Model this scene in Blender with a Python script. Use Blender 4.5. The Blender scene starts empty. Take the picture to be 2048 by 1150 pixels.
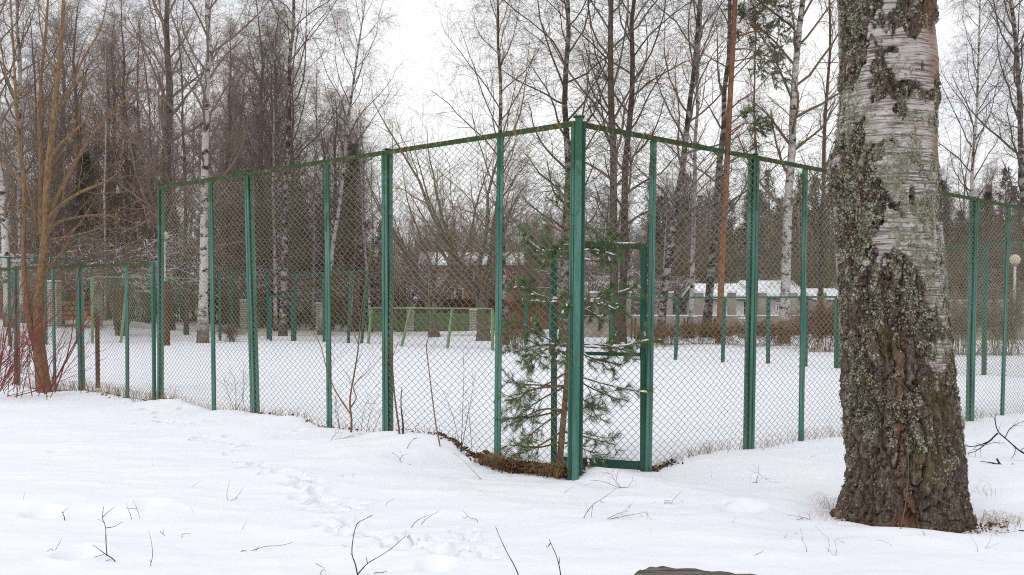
import bpy, math, random
import numpy as np
from mathutils import Vector

# ------------------------------------------------------------------ camera, sky, sun, exposure
SC = bpy.context.scene
COL = SC.collection
F, CX, HZ, TH, CAMZ = 2070.0, 1024.0, 605.0, math.radians(1.5), 1.6
CY = HZ + F * math.tan(TH)
cam_d = bpy.data.cameras.new('camera'); cam = bpy.data.objects.new('camera', cam_d); COL.objects.link(cam)
cam.location = (0, 0, CAMZ); cam.rotation_euler = (math.radians(90) - TH, 0, 0)
cam_d.sensor_width = 36.0; cam_d.lens = 36.0 * F / 2048.0
cam_d.shift_y = (CY - 575.0) / 2048.0
cam_d.clip_start = 0.05; cam_d.clip_end = 2000
SC.camera = cam

SUN_EL, SUN_AZ = 48.0, -150.0            # degrees; azimuth measured from +Y towards +X
w = bpy.data.worlds.new('World'); SC.world = w; w.use_nodes = True
nt = w.node_tree; nt.nodes.clear()
out = nt.nodes.new('ShaderNodeOutputWorld'); bg = nt.nodes.new('ShaderNodeBackground')
sky = nt.nodes.new('ShaderNodeTexSky'); sky.sky_type = 'NISHITA'; sky.sun_disc = False
sky.sun_elevation = math.radians(SUN_EL); sky.sun_rotation = math.radians(SUN_AZ)
hs = nt.nodes.new('ShaderNodeHueSaturation'); hs.inputs['Saturation'].default_value = 0.25
mx = nt.nodes.new('ShaderNodeMix'); mx.data_type = 'RGBA'; mx.inputs[0].default_value = 0.94
tc = nt.nodes.new('ShaderNodeTexCoord'); mp = nt.nodes.new('ShaderNodeMapping'); mp.inputs['Scale'].default_value = (1, 1, 3.5)
nz = nt.nodes.new('ShaderNodeTexNoise'); nz.inputs['Scale'].default_value = 2.2; nz.inputs['Detail'].default_value = 4
rp = nt.nodes.new('ShaderNodeValToRGB')
rp.color_ramp.elements[0].position = 0.34; rp.color_ramp.elements[0].color = (0.80, 0.835, 0.90, 1)
rp.color_ramp.elements[1].position = 0.56; rp.color_ramp.elements[1].color = (1.0, 1.0, 1.0, 1)
sc10 = nt.nodes.new('ShaderNodeVectorMath'); sc10.operation = 'SCALE'; sc10.inputs['Scale'].default_value = 10.5
nt.links.new(tc.outputs['Generated'], mp.inputs[0]); nt.links.new(mp.outputs[0], nz.inputs['Vector'])
nt.links.new(nz.outputs[0], rp.inputs[0]); nt.links.new(rp.outputs[0], sc10.inputs[0])
nt.links.new(sky.outputs[0], hs.inputs['Color']); nt.links.new(hs.outputs[0], mx.inputs[6]); nt.links.new(sc10.outputs[0], mx.inputs[7])
nt.links.new(mx.outputs[2], bg.inputs[0]); bg.inputs[1].default_value = 0.1
nt.links.new(bg.outputs[0], out.inputs[0])
sd = bpy.data.lights.new('sun', 'SUN'); sd.energy = 0.75; sd.angle = math.radians(25); sd.color = (1, 0.97, 0.93)
sun = bpy.data.objects.new('sun', sd); COL.objects.link(sun)
az, el = math.radians(SUN_AZ), math.radians(SUN_EL)
sun.rotation_euler = Vector((-math.sin(az) * math.cos(el), -math.cos(az) * math.cos(el), -math.sin(el))).to_track_quat('-Z', 'Y').to_euler()
SC.view_settings.view_transform = 'Standard'; SC.view_settings.look = 'None'
SC.cycles.use_denoising = False; SC.cycles.filter_width = 1.1; SC.cycles.use_adaptive_sampling = False
SC.cycles.max_bounces = 5; SC.cycles.diffuse_bounces = 4
SC.view_settings.exposure = 0.15; SC.view_settings.gamma = 1.0

# ------------------------------------------------------------------ numeric helpers
RNG = np.random.default_rng(7)

def at(px, py, y):
    """world point on the sight line of photo pixel (px, py) at world depth y"""
    a, b = (px - CX) / F, (CY - py) / F
    dy = math.cos(TH) + b * math.sin(TH); dz = -math.sin(TH) + b * math.cos(TH)
    return np.array((a / dy * y, y, CAMZ + dz / dy * y))

def hash3(ix, iy, iz):
    n = (ix.astype(np.int64) * 374761393 + iy.astype(np.int64) * 668265263 + iz.astype(np.int64) * 2147483647 + 12345) & 0xffffffff
    n = ((n ^ (n >> 13)) * 1274126177) & 0xffffffff
    n = n ^ (n >> 16)
    return (n & 0xffff) / 65535.0

def vnoise(x, y, z=None):
    x = np.asarray(x, float); y = np.asarray(y, float)
    z = np.zeros_like(x) if z is None else np.asarray(z, float)
    ix, iy, iz = np.floor(x), np.floor(y), np.floor(z)
    fx, fy, fz = x - ix, y - iy, z - iz
    fx, fy, fz = [f * f * (3 - 2 * f) for f in (fx, fy, fz)]
    r = 0
    for dx in (0, 1):
        wx = fx if dx else 1 - fx
        for dy in (0, 1):
            wy = fy if dy else 1 - fy
            for dz in (0, 1):
                wz = fz if dz else 1 - fz
                r = r + hash3(ix + dx, iy + dy, iz + dz) * wx * wy * wz
    return r * 2 - 1

def fbm(x, y, z=None, o=4):
    r, a = 0, 0.5
    z = np.zeros_like(np.asarray(x, float)) if z is None else z
    for i in range(o):
        r = r + a * vnoise(x * 2 ** i + 17.3 * i, y * 2 ** i - 9.1 * i, z * 2 ** i + 5.7 * i); a *= 0.5
    return r

def smooth(e0, e1, x):
    t = np.clip((x - e0) / (e1 - e0), 0, 1)
    return t * t * (3 - 2 * t)

def unit(v):
    return v / np.maximum(np.linalg.norm(v, axis=-1, keepdims=True), 1e-9)

# ------------------------------------------------------------------ mesh helpers
def mesh_np(name, verts, faces, mat=None, smooth_shade=False):
    """faces: list of (M,k) integer arrays"""
    me = bpy.data.meshes.new(name)
    verts = np.asarray(verts, np.float32).reshape(-1, 3)
    faces = [np.asarray(f, np.int32) for f in faces if len(f)]
    me.vertices.add(len(verts)); me.vertices.foreach_set('co', verts.ravel())
    if faces:
        loops = np.concatenate([f.ravel() for f in faces])
        tot = np.concatenate([np.full(len(f), f.shape[1], np.int32) for f in faces])
        start = np.concatenate([[0], np.cumsum(tot)[:-1]]).astype(np.int32)
        me.loops.add(len(loops)); me.loops.foreach_set('vertex_index', loops)
        me.polygons.add(len(tot)); me.polygons.foreach_set('loop_start', start); me.polygons.foreach_set('loop_total', tot)
        me.polygons.foreach_set('use_smooth', np.full(len(tot), smooth_shade, bool))
    me.update(calc_edges=True); me.validate()
    if mat is not None: me.materials.append(mat)
    return me

class MB:
    """collects shapes of one part"""
    def __init__(self): self.v = []; self.f = {}; self.n = 0
    def add(self, verts, faces):
        verts = np.asarray(verts, float).reshape(-1, 3)
        for f in (faces if isinstance(faces, list) and isinstance(faces[0], np.ndarray) else [faces]):
            f = np.asarray(f, int)
            if len(f): self.f.setdefault(f.shape[1], []).append(f + self.n)
        self.v.append(verts); self.n += len(verts); return self
    def box(self, c, s, rz=0.0, skew=None):
        c = np.array(c, float); s = np.array(s, float) / 2
        k = np.array([(-1, -1, -1), (1, -1, -1), (1, 1, -1), (-1, 1, -1), (-1, -1, 1), (1, -1, 1), (1, 1, 1), (-1, 1, 1)], float) * s
        cs, sn = math.cos(rz), math.sin(rz)
        k = np.stack([k[:, 0] * cs - k[:, 1] * sn, k[:, 0] * sn + k[:, 1] * cs, k[:, 2]], 1) + c
        return self.add(k, [[0, 3, 2, 1], [4, 5, 6, 7], [0, 1, 5, 4], [1, 2, 6, 5], [2, 3, 7, 6], [3, 0, 4, 7]])
    def prism(self, prof, p0, p1, xdir):
        """profile (x,y) swept from p0 to p1; x along xdir, y = axis x xdir"""
        p0 = np.array(p0, float); p1 = np.array(p1, float); xd = np.array(xdir, float)
        ax = unit(p1 - p0); yd = unit(np.cross(ax, xd))
        prof = np.asarray(prof, float); n = len(prof)
        off = prof[:, :1] * xd + prof[:, 1:] * yd
        v = np.concatenate([p0 + off, p1 + off])
        q = [[i, (i + 1) % n, (i + 1) % n + n, i + n] for i in range(n)]
        self.add(v, q)
        c0, c1 = p0 + off.mean(0), p1 + off.mean(0)
        if n == 4:
            self.add(v, [[3, 2, 1, 0], [4, 5, 6, 7]])
        elif n == 6:   # L profile: two quads each end
            self.add(v, [[0, 3, 2, 1], [0, 5, 4, 3], [6, 7, 8, 9], [6, 9, 10, 11]])
        else:
            self.add(np.concatenate([v, [c0, c1]]), [[(i + 1) % n, i, 2 * n] for i in range(n)] + [[i + n, (i + 1) % n + n, 2 * n + 1] for i in range(n)])
        return self
    def tubes(self, P, R, sides=3, cap=False):
        v, f = tube_np(P, R, sides); return self.add(v, f)
    def mesh(self, name, mat, smooth_shade=False, origin=(0, 0, 0)):
        v = np.concatenate(self.v) - np.array(origin)
        return mesh_np(name, v, [np.concatenate(x) for x in self.f.values()], mat, smooth_shade)

def tube_np(P, R, sides=3):
    P = np.asarray(P, float); R = np.asarray(R, float)
    if P.ndim == 2: P = P[None]; R = R[None]
    N, K, _ = P.shape
    T = np.empty_like(P); T[:, 1:-1] = P[:, 2:] - P[:, :-2]; T[:, 0] = P[:, 1] - P[:, 0]; T[:, -1] = P[:, -1] - P[:, -2]
    T = unit(T)
    ov = unit(P[:, -1] - P[:, 0])
    ref = np.where(np.abs(ov[:, 2:3]) > 0.8, np.array([[1.0, 0, 0]]), np.array([[0, 0, 1.0]]))[:, None, :].repeat(K, 1)
    U = unit(np.cross(T, ref)); V = np.cross(T, U)
    a = np.arange(sides) * 2 * math.pi / sides
    v = P[:, :, None] + R[:, :, None, None] * (np.cos(a)[None, None, :, None] * U[:, :, None] + np.sin(a)[None, None, :, None] * V[:, :, None])
    n = np.arange(N)[:, None, None] * K * sides; k = np.arange(K - 1)[None, :, None] * sides
    s = np.arange(sides)[None, None]; s1 = (s + 1) % sides
    q = np.stack([n + k + s, n + k + s1, n + k + sides + s1, n + k + sides + s], -1).reshape(-1, 4)
    return v.reshape(-1, 3), q

def obj(name, me, parent=None, loc=None):
    o = bpy.data.objects.new(name, me); COL.objects.link(o)
    if parent is not None: o.parent = parent
    if loc is not None: o.location = [float(c) for c in loc]
    return o

def tag(o, label=None, cat=None, group=None, kind=None):
    if label: o['label'] = label; o['kind'] = 'thing'
    if cat: o['category'] = cat
    if group: o['group'] = group
    if kind: o['kind'] = kind
    return o

def thing(name, label, cat, loc=(0, 0, 0), group=None):
    return tag(obj(name, None, None, loc), label, cat, group)

def part(name, mb, mat, parent, smooth_shade=False, kind=None):
    o = obj(name, mb.mesh(name, mat, smooth_shade, parent.matrix_basis.translation), parent)
    if kind: o['kind'] = kind
    return o

# ------------------------------------------------------------------ materials
class NT:
    def __init__(self, name):
        self.m = bpy.data.materials.new(name); self.m.use_nodes = True
        self.t = self.m.node_tree; self.b = self.t.nodes['Principled BSDF']
    def n(self, kind, **kw):
        x = self.t.nodes.new(kind)
        for k, v in kw.items(): setattr(x, k, v)
        return x
    def l(self, a, b): self.t.links.new(a, b)
    def coord(self, which='Object', scale=(1, 1, 1)):
        if which == 'World':
            c = self.n('ShaderNodeNewGeometry').outputs['Position']
        else:
            c = self.n('ShaderNodeTexCoord').outputs[which]
        m = self.n('ShaderNodeMapping'); m.inputs['Scale'].default_value = scale
        self.l(c, m.inputs[0]); return m.outputs[0]
    def noise(self, vec, scale=5, detail=4, rough=0.6):
        x = self.n('ShaderNodeTexNoise'); x.inputs['Scale'].default_value = scale
        x.inputs['Detail'].default_value = detail; x.inputs['Roughness'].default_value = rough
        self.l(vec, x.inputs['Vector']); return x.outputs[0]
    def ramp(self, fac, stops):
        r = self.n('ShaderNodeValToRGB'); e = r.color_ramp.elements
        while len(e) < len(stops): e.new(0.5)
        for i, (p, c) in enumerate(stops):
            e[i].position = p; e[i].color = (c, c, c, 1) if not hasattr(c, '__len__') else (*c, 1)
        self.l(fac, r.inputs[0]); return r.outputs[0]
    def mix(self, fac, a, b, blend='MIX'):
        x = self.n('ShaderNodeMix'); x.data_type = 'RGBA'; x.blend_type = blend
        for s, v in ((x.inputs[0], fac), (x.inputs[6], a), (x.inputs[7], b)):
            if hasattr(v, 'is_linked'): self.l(v, s)
            elif hasattr(v, '__len__'): s.default_value = (*v, 1)
            else: s.default_value = v
        return x.outputs[2]
    def math(self, op, a, b=0.0):
        x = self.n('ShaderNodeMath', operation=op)
        for s, v in ((x.inputs[0], a), (x.inputs[1], b)):
            if hasattr(v, 'is_linked'): self.l(v, s)
            else: s.default_value = v
        return x.outputs[0]
    def sep(self, vec, i):
        x = self.n('ShaderNodeSeparateXYZ'); self.l(vec, x.inputs[0]); return x.outputs[i]
    def attr(self, name):
        x = self.n('ShaderNodeAttribute', attribute_name=name); return x.outputs['Fac']
    def bump(self, h, strength=0.4, dist=0.01):
        x = self.n('ShaderNodeBump'); x.inputs['Strength'].default_value = strength; x.inputs['Distance'].default_value = dist
        self.l(h, x.inputs['Height']); self.l(x.outputs[0], self.b.inputs['Normal'])
    def done(self, col, rough=0.8, spec=0.3):
        if hasattr(col, 'is_linked'): self.l(col, self.b.inputs['Base Color'])
        else: self.b.inputs['Base Color'].default_value = (*col, 1)
        if hasattr(rough, 'is_linked'): self.l(rough, self.b.inputs['Roughness'])
        else: self.b.inputs['Roughness'].default_value = rough
        self.b.inputs['Specular IOR Level'].default_value = spec
        return self.m

def two_tone(name, a, b, scale=(1, 1, 1), ns=6, lo=0.35, hi=0.65, rough=0.85, coord='Object', bump=0.0, snow=0.0, spec=0.25, vary=None):
    t = NT(name); v = t.coord(coord, scale); f = t.noise(v, ns, 5)
    c = t.mix(t.ramp(f, [(lo, 0.0), (hi, 1.0)]), a, b)
    if vary is not None:
        c = t.mix(t.math('MULTIPLY', t.n('ShaderNodeObjectInfo').outputs['Random'], 0.8), c, vary)
    if bump: t.bump(f, bump, 0.02)
    if snow:
        nrm = t.n('ShaderNodeNewGeometry').outputs['Normal']
        up = t.sep(nrm, 2)
        sn = t.noise(t.coord('World', (1, 1, 1)), 3.0, 3)
        k = t.math('MULTIPLY', t.ramp(up, [(0.45, 0.0), (0.7, 1.0)]), t.ramp(sn, [(0.62 - snow * 0.3, 0.0), (0.7 - snow * 0.3, 1.0)]))
        c = t.mix(k, c, (0.84, 0.86, 0.9))
    return t.done(c, rough, spec)

def snow_material():
    t = NT('snow'); v = t.coord('World')
    n1 = t.noise(v, 9, 6, 0.6)
    t.bump(n1, 0.35, 0.03)
    big = t.noise(v, 0.8, 4)
    c = t.mix(t.ramp(big, [(0.3, 0.0), (0.7, 1.0)]), (0.78, 0.79, 0.86), (0.815, 0.824, 0.875))
    d = t.attr('dirt')
    dn = t.noise(v, 28, 5, 0.7)
    k = t.ramp(t.math('ADD', d, t.math('MULTIPLY', t.math('SUBTRACT', dn, 0.5), 1.1)), [(0.48, 0.0), (0.56, 1.0)])
    dc = t.mix(t.noise(v, 60, 4), (0.03, 0.019, 0.012), (0.11, 0.068, 0.036))
    c = t.mix(k, c, dc)
    t.b.inputs['Subsurface Weight'].default_value = 0.0
    return t.done(c, 0.7, 0.25)

def paint_material(name, base, light, dark, moss_z):
    """weathered oil paint: vertical streaks, chips, rust runs, algae towards the top, tone of each piece its own"""
    t = NT(name); v = t.coord('World'); st = t.noise(t.coord('World', (60, 60, 1.6)), 1.0, 6, 0.7)
    rnd = t.n('ShaderNodeObjectInfo').outputs['Random']
    big = t.noise(t.coord('World', (6, 6, 1.1)), 1.0, 4, 0.6)
    k = t.math('ADD', t.math('MULTIPLY', st, 0.55), t.math('MULTIPLY', big, 0.45))
    c = t.mix(t.ramp(k, [(0.38, 0.0), (0.60, 1.0)]), base, light)
    c = t.mix(t.math('MULTIPLY', rnd, 0.35), c, (0.05, 0.16, 0.10))
    fn = t.noise(v, 120, 5, 0.75)
    c = t.mix(t.ramp(fn, [(0.52, 0.0), (0.64, 0.85)]), c, dark)
    z = t.sep(v, 2)
    bn = t.noise(v, 4.5, 5, 0.7)
    mossk = t.math('ADD', t.math('SUBTRACT', z, moss_z), t.math('MULTIPLY', t.math('SUBTRACT', bn, 0.5), 4.2))
    c = t.mix(t.ramp(mossk, [(0.0, 0.0), (0.45, 0.75)]), c, (0.022, 0.075, 0.030))
    lowk = t.math('ADD', t.math('MULTIPLY', z, -1.0), t.math('MULTIPLY', t.math('SUBTRACT', bn, 0.5), 2.0))
    c = t.mix(t.ramp(lowk, [(0.0, 0.0), (0.35, 0.5)]), c, (0.085, 0.10, 0.05))
    rust = t.noise(t.coord('World', (26, 26, 3.5)), 1.7, 6, 0.8)
    c = t.mix(t.ramp(rust, [(0.575, 0.0), (0.635, 0.9)]), c, (0.10, 0.042, 0.018))
    t.bump(fn, 0.45, 0.004)
    return t.done(c, 0.7, 0.25)

def rail_material():
    t = NT('mossy_green_rail'); v = t.coord('World')
    a = t.noise(v, 22, 6, 0.7); b = t.noise(v, 9, 5, 0.7)
    c = t.mix(t.ramp(b, [(0.40, 0.0), (0.60, 1.0)]), (0.016, 0.072, 0.034), (0.055, 0.05, 0.018))
    c = t.mix(t.ramp(a, [(0.54, 0.0), (0.60, 1.0)]), c, (0.17, 0.13, 0.055))
    y = t.noise(v, 13, 3)
    c = t.mix(t.ramp(y, [(0.74, 0.0), (0.76, 1.0)]), c, (0.50, 0.28, 0.02))
    t.bump(a, 0.6, 0.006)
    return t.done(c, 0.9, 0.2)

def wire_material():
    t = NT('fence_wire'); v = t.coord('World')
    a = t.noise(v, 3.0, 5, 0.7); b = t.noise(v, 40, 3)
    c = t.mix(t.ramp(a, [(0.38, 0.0), (0.62, 1.0)]), (0.175, 0.17, 0.115), (0.25, 0.255, 0.185))
    c = t.mix(t.ramp(b, [(0.5, 0.0), (0.62, 0.8)]), c, (0.16, 0.115, 0.06))
    return t.done(c, 0.6, 0.3)

def bark_birch(name, white=(0.55, 0.53, 0.50), dark=(0.045, 0.036, 0.03), low=1.6, amount=0.45):
    t = NT(name); v = t.coord('Object')
    streak = t.noise(t.coord('Object', (2.4, 2.4, 4.0)), 1.0, 6, 0.75)
    fine = t.noise(t.coord('Object', (5, 5, 60)), 1.0, 3)
    c = t.mix(t.ramp(fine, [(0.42, 0.0), (0.62, 0.7)]), white, (0.26, 0.22, 0.19))
    c = t.mix(t.ramp(streak, [(0.5 + (0.5 - amount) * 0.4, 0.0), (0.56 + (0.5 - amount) * 0.4, 1.0)]), c, dark)
    z = t.sep(v, 2)
    lowk = t.math('ADD', t.math('MULTIPLY', z, -1.0), t.math('MULTIPLY', streak, 2.6))
    c = t.mix(t.ramp(lowk, [(0.0, 0.0), (0.9, 0.9)]) if low else 0.0, c, (0.085, 0.065, 0.045))
    t.bump(streak, 0.5, 0.03)
    return t.done(c, 0.85, 0.2)

M = {}
M['snow'] = snow_material()
M['paint'] = paint_material('teal_paint', (0.020, 0.092, 0.068), (0.12, 0.255, 0.21), (0.020, 0.045, 0.03), 2.6)
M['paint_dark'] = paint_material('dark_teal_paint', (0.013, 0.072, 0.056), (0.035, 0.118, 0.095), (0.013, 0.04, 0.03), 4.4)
M['paint_pale'] = two_tone('pale_green_paint', (0.13, 0.23, 0.11), (0.24, 0.32, 0.18), (20, 20, 3), 1.5, coord='World')
M['rail'] = rail_material()
M['wire'] = wire_material()
M['wire_pale'] = two_tone('pale_green_wire', (0.12, 0.17, 0.09), (0.17, 0.22, 0.12), coord='World')
M['rust'] = two_tone('rusty_iron', (0.045, 0.018, 0.012), (0.13, 0.055, 0.03), ns=14, coord='World')
M['birch'] = bark_birch('birch_bark')
M['birch_dim'] = bark_birch('birch_bark_worn', (0.34, 0.32, 0.29), (0.05, 0.04, 0.033), amount=0.62)
M['bark_dark'] = two_tone('dark_bark', (0.042, 0.031, 0.026), (0.14, 0.105, 0.085), (6, 6, 1.5), 2.5, bump=0.6)
M['bark_grey'] = two_tone('grey_brown_bark', (0.075, 0.058, 0.043), (0.20, 0.165, 0.125), (5, 5, 2), 2.5, bump=0.6)
M['bark_pine'] = two_tone('orange_pine_bark', (0.15, 0.07, 0.04), (0.36, 0.165, 0.085), (6, 6, 2), 2.0, bump=0.6)
M['bark_ochre'] = two_tone('ochre_bark', (0.115, 0.07, 0.04), (0.25, 0.165, 0.09), (14, 14, 6), 2.0, bump=0.4)
M['twig'] = two_tone('reddish_brown_twigs', (0.20, 0.142, 0.115), (0.29, 0.218, 0.182), ns=1.5, rough=0.8, vary=(0.12, 0.09, 0.077))
M['twig_dark'] = two_tone('dark_brown_twigs', (0.115, 0.092, 0.077), (0.185, 0.15, 0.125), ns=1.5, vary=(0.08, 0.062, 0.052))
M['twig_grey'] = two_tone('grey_olive_twigs', (0.15, 0.12, 0.082), (0.24, 0.195, 0.135), ns=1.5, vary=(0.13, 0.095, 0.06))
M['twig_snowy'] = two_tone('brown_twigs_with_snow', (0.12, 0.085, 0.065), (0.20, 0.15, 0.11), ns=1.5, snow=0.6)
M['twig_orange'] = two_tone('orange_brown_twigs', (0.13, 0.075, 0.042), (0.215, 0.13, 0.075), ns=2)
M['dogwood'] = two_tone('red_dogwood_bark', (0.13, 0.024, 0.02), (0.21, 0.06, 0.045), ns=3, rough=0.6)
M['twig_black'] = two_tone('dark_wet_twig', (0.025, 0.018, 0.015), (0.08, 0.058, 0.045), ns=25)
M['needle'] = two_tone('pine_needles', (0.06, 0.095, 0.04), (0.13, 0.17, 0.085), ns=5, rough=0.6)
M['needle_young'] = two_tone('young_pine_needles', (0.065, 0.115, 0.042), (0.15, 0.215, 0.095), ns=8, rough=0.6)
M['needle_dark'] = two_tone('dark_conifer_needles', (0.035, 0.046, 0.028), (0.085, 0.095, 0.058), ns=1.5)
M['needle_far'] = two_tone('far_conifer_needles', (0.035, 0.045, 0.03), (0.075, 0.08, 0.055), ns=0.6)
M['needle_brown'] = two_tone('brownish_conifer_foliage', (0.05, 0.033, 0.024), (0.10, 0.068, 0.045), ns=1.5)
M['snow_cap'] = two_tone('settled_snow', (0.84, 0.86, 0.9), (0.88, 0.89, 0.92), ns=8)
M['grass_dead'] = two_tone('dead_grass', (0.15, 0.085, 0.04), (0.34, 0.235, 0.12), ns=9)
M['leaf_dead'] = two_tone('dead_leaves', (0.028, 0.016, 0.011), (0.15, 0.075, 0.042), ns=22)
M['lichen'] = two_tone('grey_green_lichen', (0.15, 0.15, 0.095), (0.38, 0.375, 0.285), ns=16, coord='Object', rough=0.95)
M['brick_white'] = two_tone('pale_brick', (0.42, 0.40, 0.36), (0.62, 0.60, 0.55), ns=4)
M['brick_red'] = two_tone('red_brick', (0.32, 0.085, 0.042), (0.42, 0.135, 0.07), ns=6)
M['mortar'] = two_tone('mortar', (0.22, 0.20, 0.18), (0.32, 0.30, 0.27), ns=8)
M['concrete'] = two_tone('beige_concrete', (0.27, 0.235, 0.19), (0.40, 0.36, 0.30), ns=2)
M['plaster'] = two_tone('pale_plaster', (0.55, 0.54, 0.52), (0.68, 0.67, 0.65), ns=2)
M['wood_dark'] = two_tone('dark_red_brown_boards', (0.045, 0.02, 0.015), (0.085, 0.04, 0.03), (8, 8, 1), 2)
M['wood_red'] = two_tone('rusty_brown_boards', (0.10, 0.04, 0.026), (0.17, 0.075, 0.05), (8, 8, 1), 2)
M['wood_grey'] = two_tone('weathered_grey_wood', (0.05, 0.042, 0.034), (0.17, 0.15, 0.125), (3, 30, 30), 1.2, bump=0.7)
M['white_paint'] = two_tone('white_window_paint', (0.66, 0.66, 0.66), (0.76, 0.76, 0.76))
M['slush'] = two_tone('packed_slushy_snow', (0.46, 0.43, 0.385), (0.70, 0.68, 0.655), (1, 1, 1), 0.9, bump=0.5)
M['roof_green'] = two_tone('green_gable_boards', (0.03, 0.085, 0.05), (0.06, 0.13, 0.08))
M['cut_wood'] = two_tone('cut_log_ends', (0.22, 0.12, 0.06), (0.42, 0.27, 0.15), ns=5)
M['rubber'] = two_tone('grey_tin', (0.12, 0.14, 0.16), (0.2, 0.22, 0.25))
def glass_mat():
    t = NT('window_glass'); t.b.inputs['Base Color'].default_value = (0.03, 0.035, 0.04, 1); t.b.inputs['Roughness'].default_value = 0.08
    return t.m
M['glass'] = glass_mat()
def globe_mat():
    t = NT('milky_lamp_globe'); return t.done((0.55, 0.50, 0.36), 0.35, 0.5)
M['globe'] = globe_mat()

# ------------------------------------------------------------------ layout of the court
C0 = np.array((0.557, 9.15)); U = np.array((0.728, 0.685)); V = np.array((-0.686, 0.727))
def ab(x, y):
    dx, dy = x - C0[0], y - C0[1]
    return dx * U[0] + dy * U[1], dx * V[0] + dy * V[1]
def court(a, b): return C0 + a * U + b * V
def on_line(px, O, D, z=0.0):
    """parameter on the ground line O + t D seen at pixel column px (height z)"""
    k = (px - CX) / F; ct, st = math.cos(TH), math.sin(TH)
    # x = k * (y ct - (z - CAMZ) st)
    return (k * (O[1] * ct - (z - CAMZ) * st) - O[0]) / (D[0] - k * D[1] * ct)

def crest(trace, D, side):
    n = np.array((-V[1], V[0])) if side == 'L' else np.array((U[1], -U[0]))
    n = -U if side == 'L' else -V
    O = C0 + n * 0.12; ts, zs = [], []
    for px, py in trace:
        t = on_line(px, O, D); y = O[1] + t * D[1]
        ts.append(t); zs.append(at(px, py, y)[2])
    i = np.argsort(ts); return np.array(ts)[i], np.array(zs)[i]
LT, LZ = crest([(1150, 968), (1120, 966), (1060, 957), (1000, 948), (960, 932), (920, 916), (890, 892), (860, 877), (800, 869), (735, 869), (690, 862), (640, 857),
                (615, 853), (580, 833), (520, 829), (470, 826), (440, 819), (415, 823), (385, 814), (340, 797), (300, 799), (275, 803), (250, 795), (190, 786), (120, 780), (60, 778), (0, 766)], V, 'L')
RT, RZ = crest([(1160, 968), (1215, 938), (1290, 946), (1330, 938), (1370, 926), (1400, 914), (1440, 905), (1503, 899), (1560, 893), (1620, 887), (1690, 875), (1945, 848), (2005, 836), (2048, 832)], U, 'R')

PRINTS = []
def ground_z(x, y, detail=True):
    x = np.asarray(x, float); y = np.asarray(y, float)
    a, b = ab(x, y)
    cl = np.interp(b, LT, LZ); cr = np.interp(a, RT, RZ)
    crz = np.where(b > a, cl, cr)
    zin = -0.03 - 0.004 * np.clip(a, 0, 30)
    inside = np.minimum(a, b)
    # outside: bank, blended to the open foreground
    fg = np.clip(0.0 - 0.012 * x, -0.1, 0.2)
    dout = np.maximum(-inside, 0)
    zo = fg + (crz - fg) * np.exp(-np.maximum(dout - 0.15, 0) / 1.3)
    zi = zin + (crz - zin) * np.exp(-(np.maximum(inside, 0) / 0.2) ** 2)
    z = np.where(inside > 0, zi, zo)
    # behind the court: verge, street bank rising to the left
    z = z + 0.16 * smooth(18.6, 20, a) * smooth(0, 3, b) * smooth(30, 20, b)
    z = z + smooth(37.5, 47, b + 0.2 * np.clip(-x - 10, 0, 60)) * smooth(-8, -26, x) * 0.75
    z = z + smooth(60, 110, y) * 1.2
    if detail:
        r = smooth(24, 9, y)
        z = z + 0.055 * fbm(x * 0.7, y * 1.1, o=3) + r * 0.026 * fbm(x * 1.9 + 40, y * 3.8, o=4)
        near = smooth(14, 10, y)
        z = z + near * 0.010 * (1 - np.abs(vnoise(x * 1.3 + 3 * vnoise(x * 0.4, y * 0.5), y * 3.4))) ** 3
    return z

def ground_hit(px, py):
    y = 6.0
    for _ in range(60):
        p = at(px, py, y); d = p[2] - float(ground_z(p[0], p[1], False))
        k = (at(px, py, y + 1)[2] - p[2])
        y = np.clip(y - d / min(k, -0.01) * 0.7, 3, 400)
    return at(px, py, y)

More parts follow.
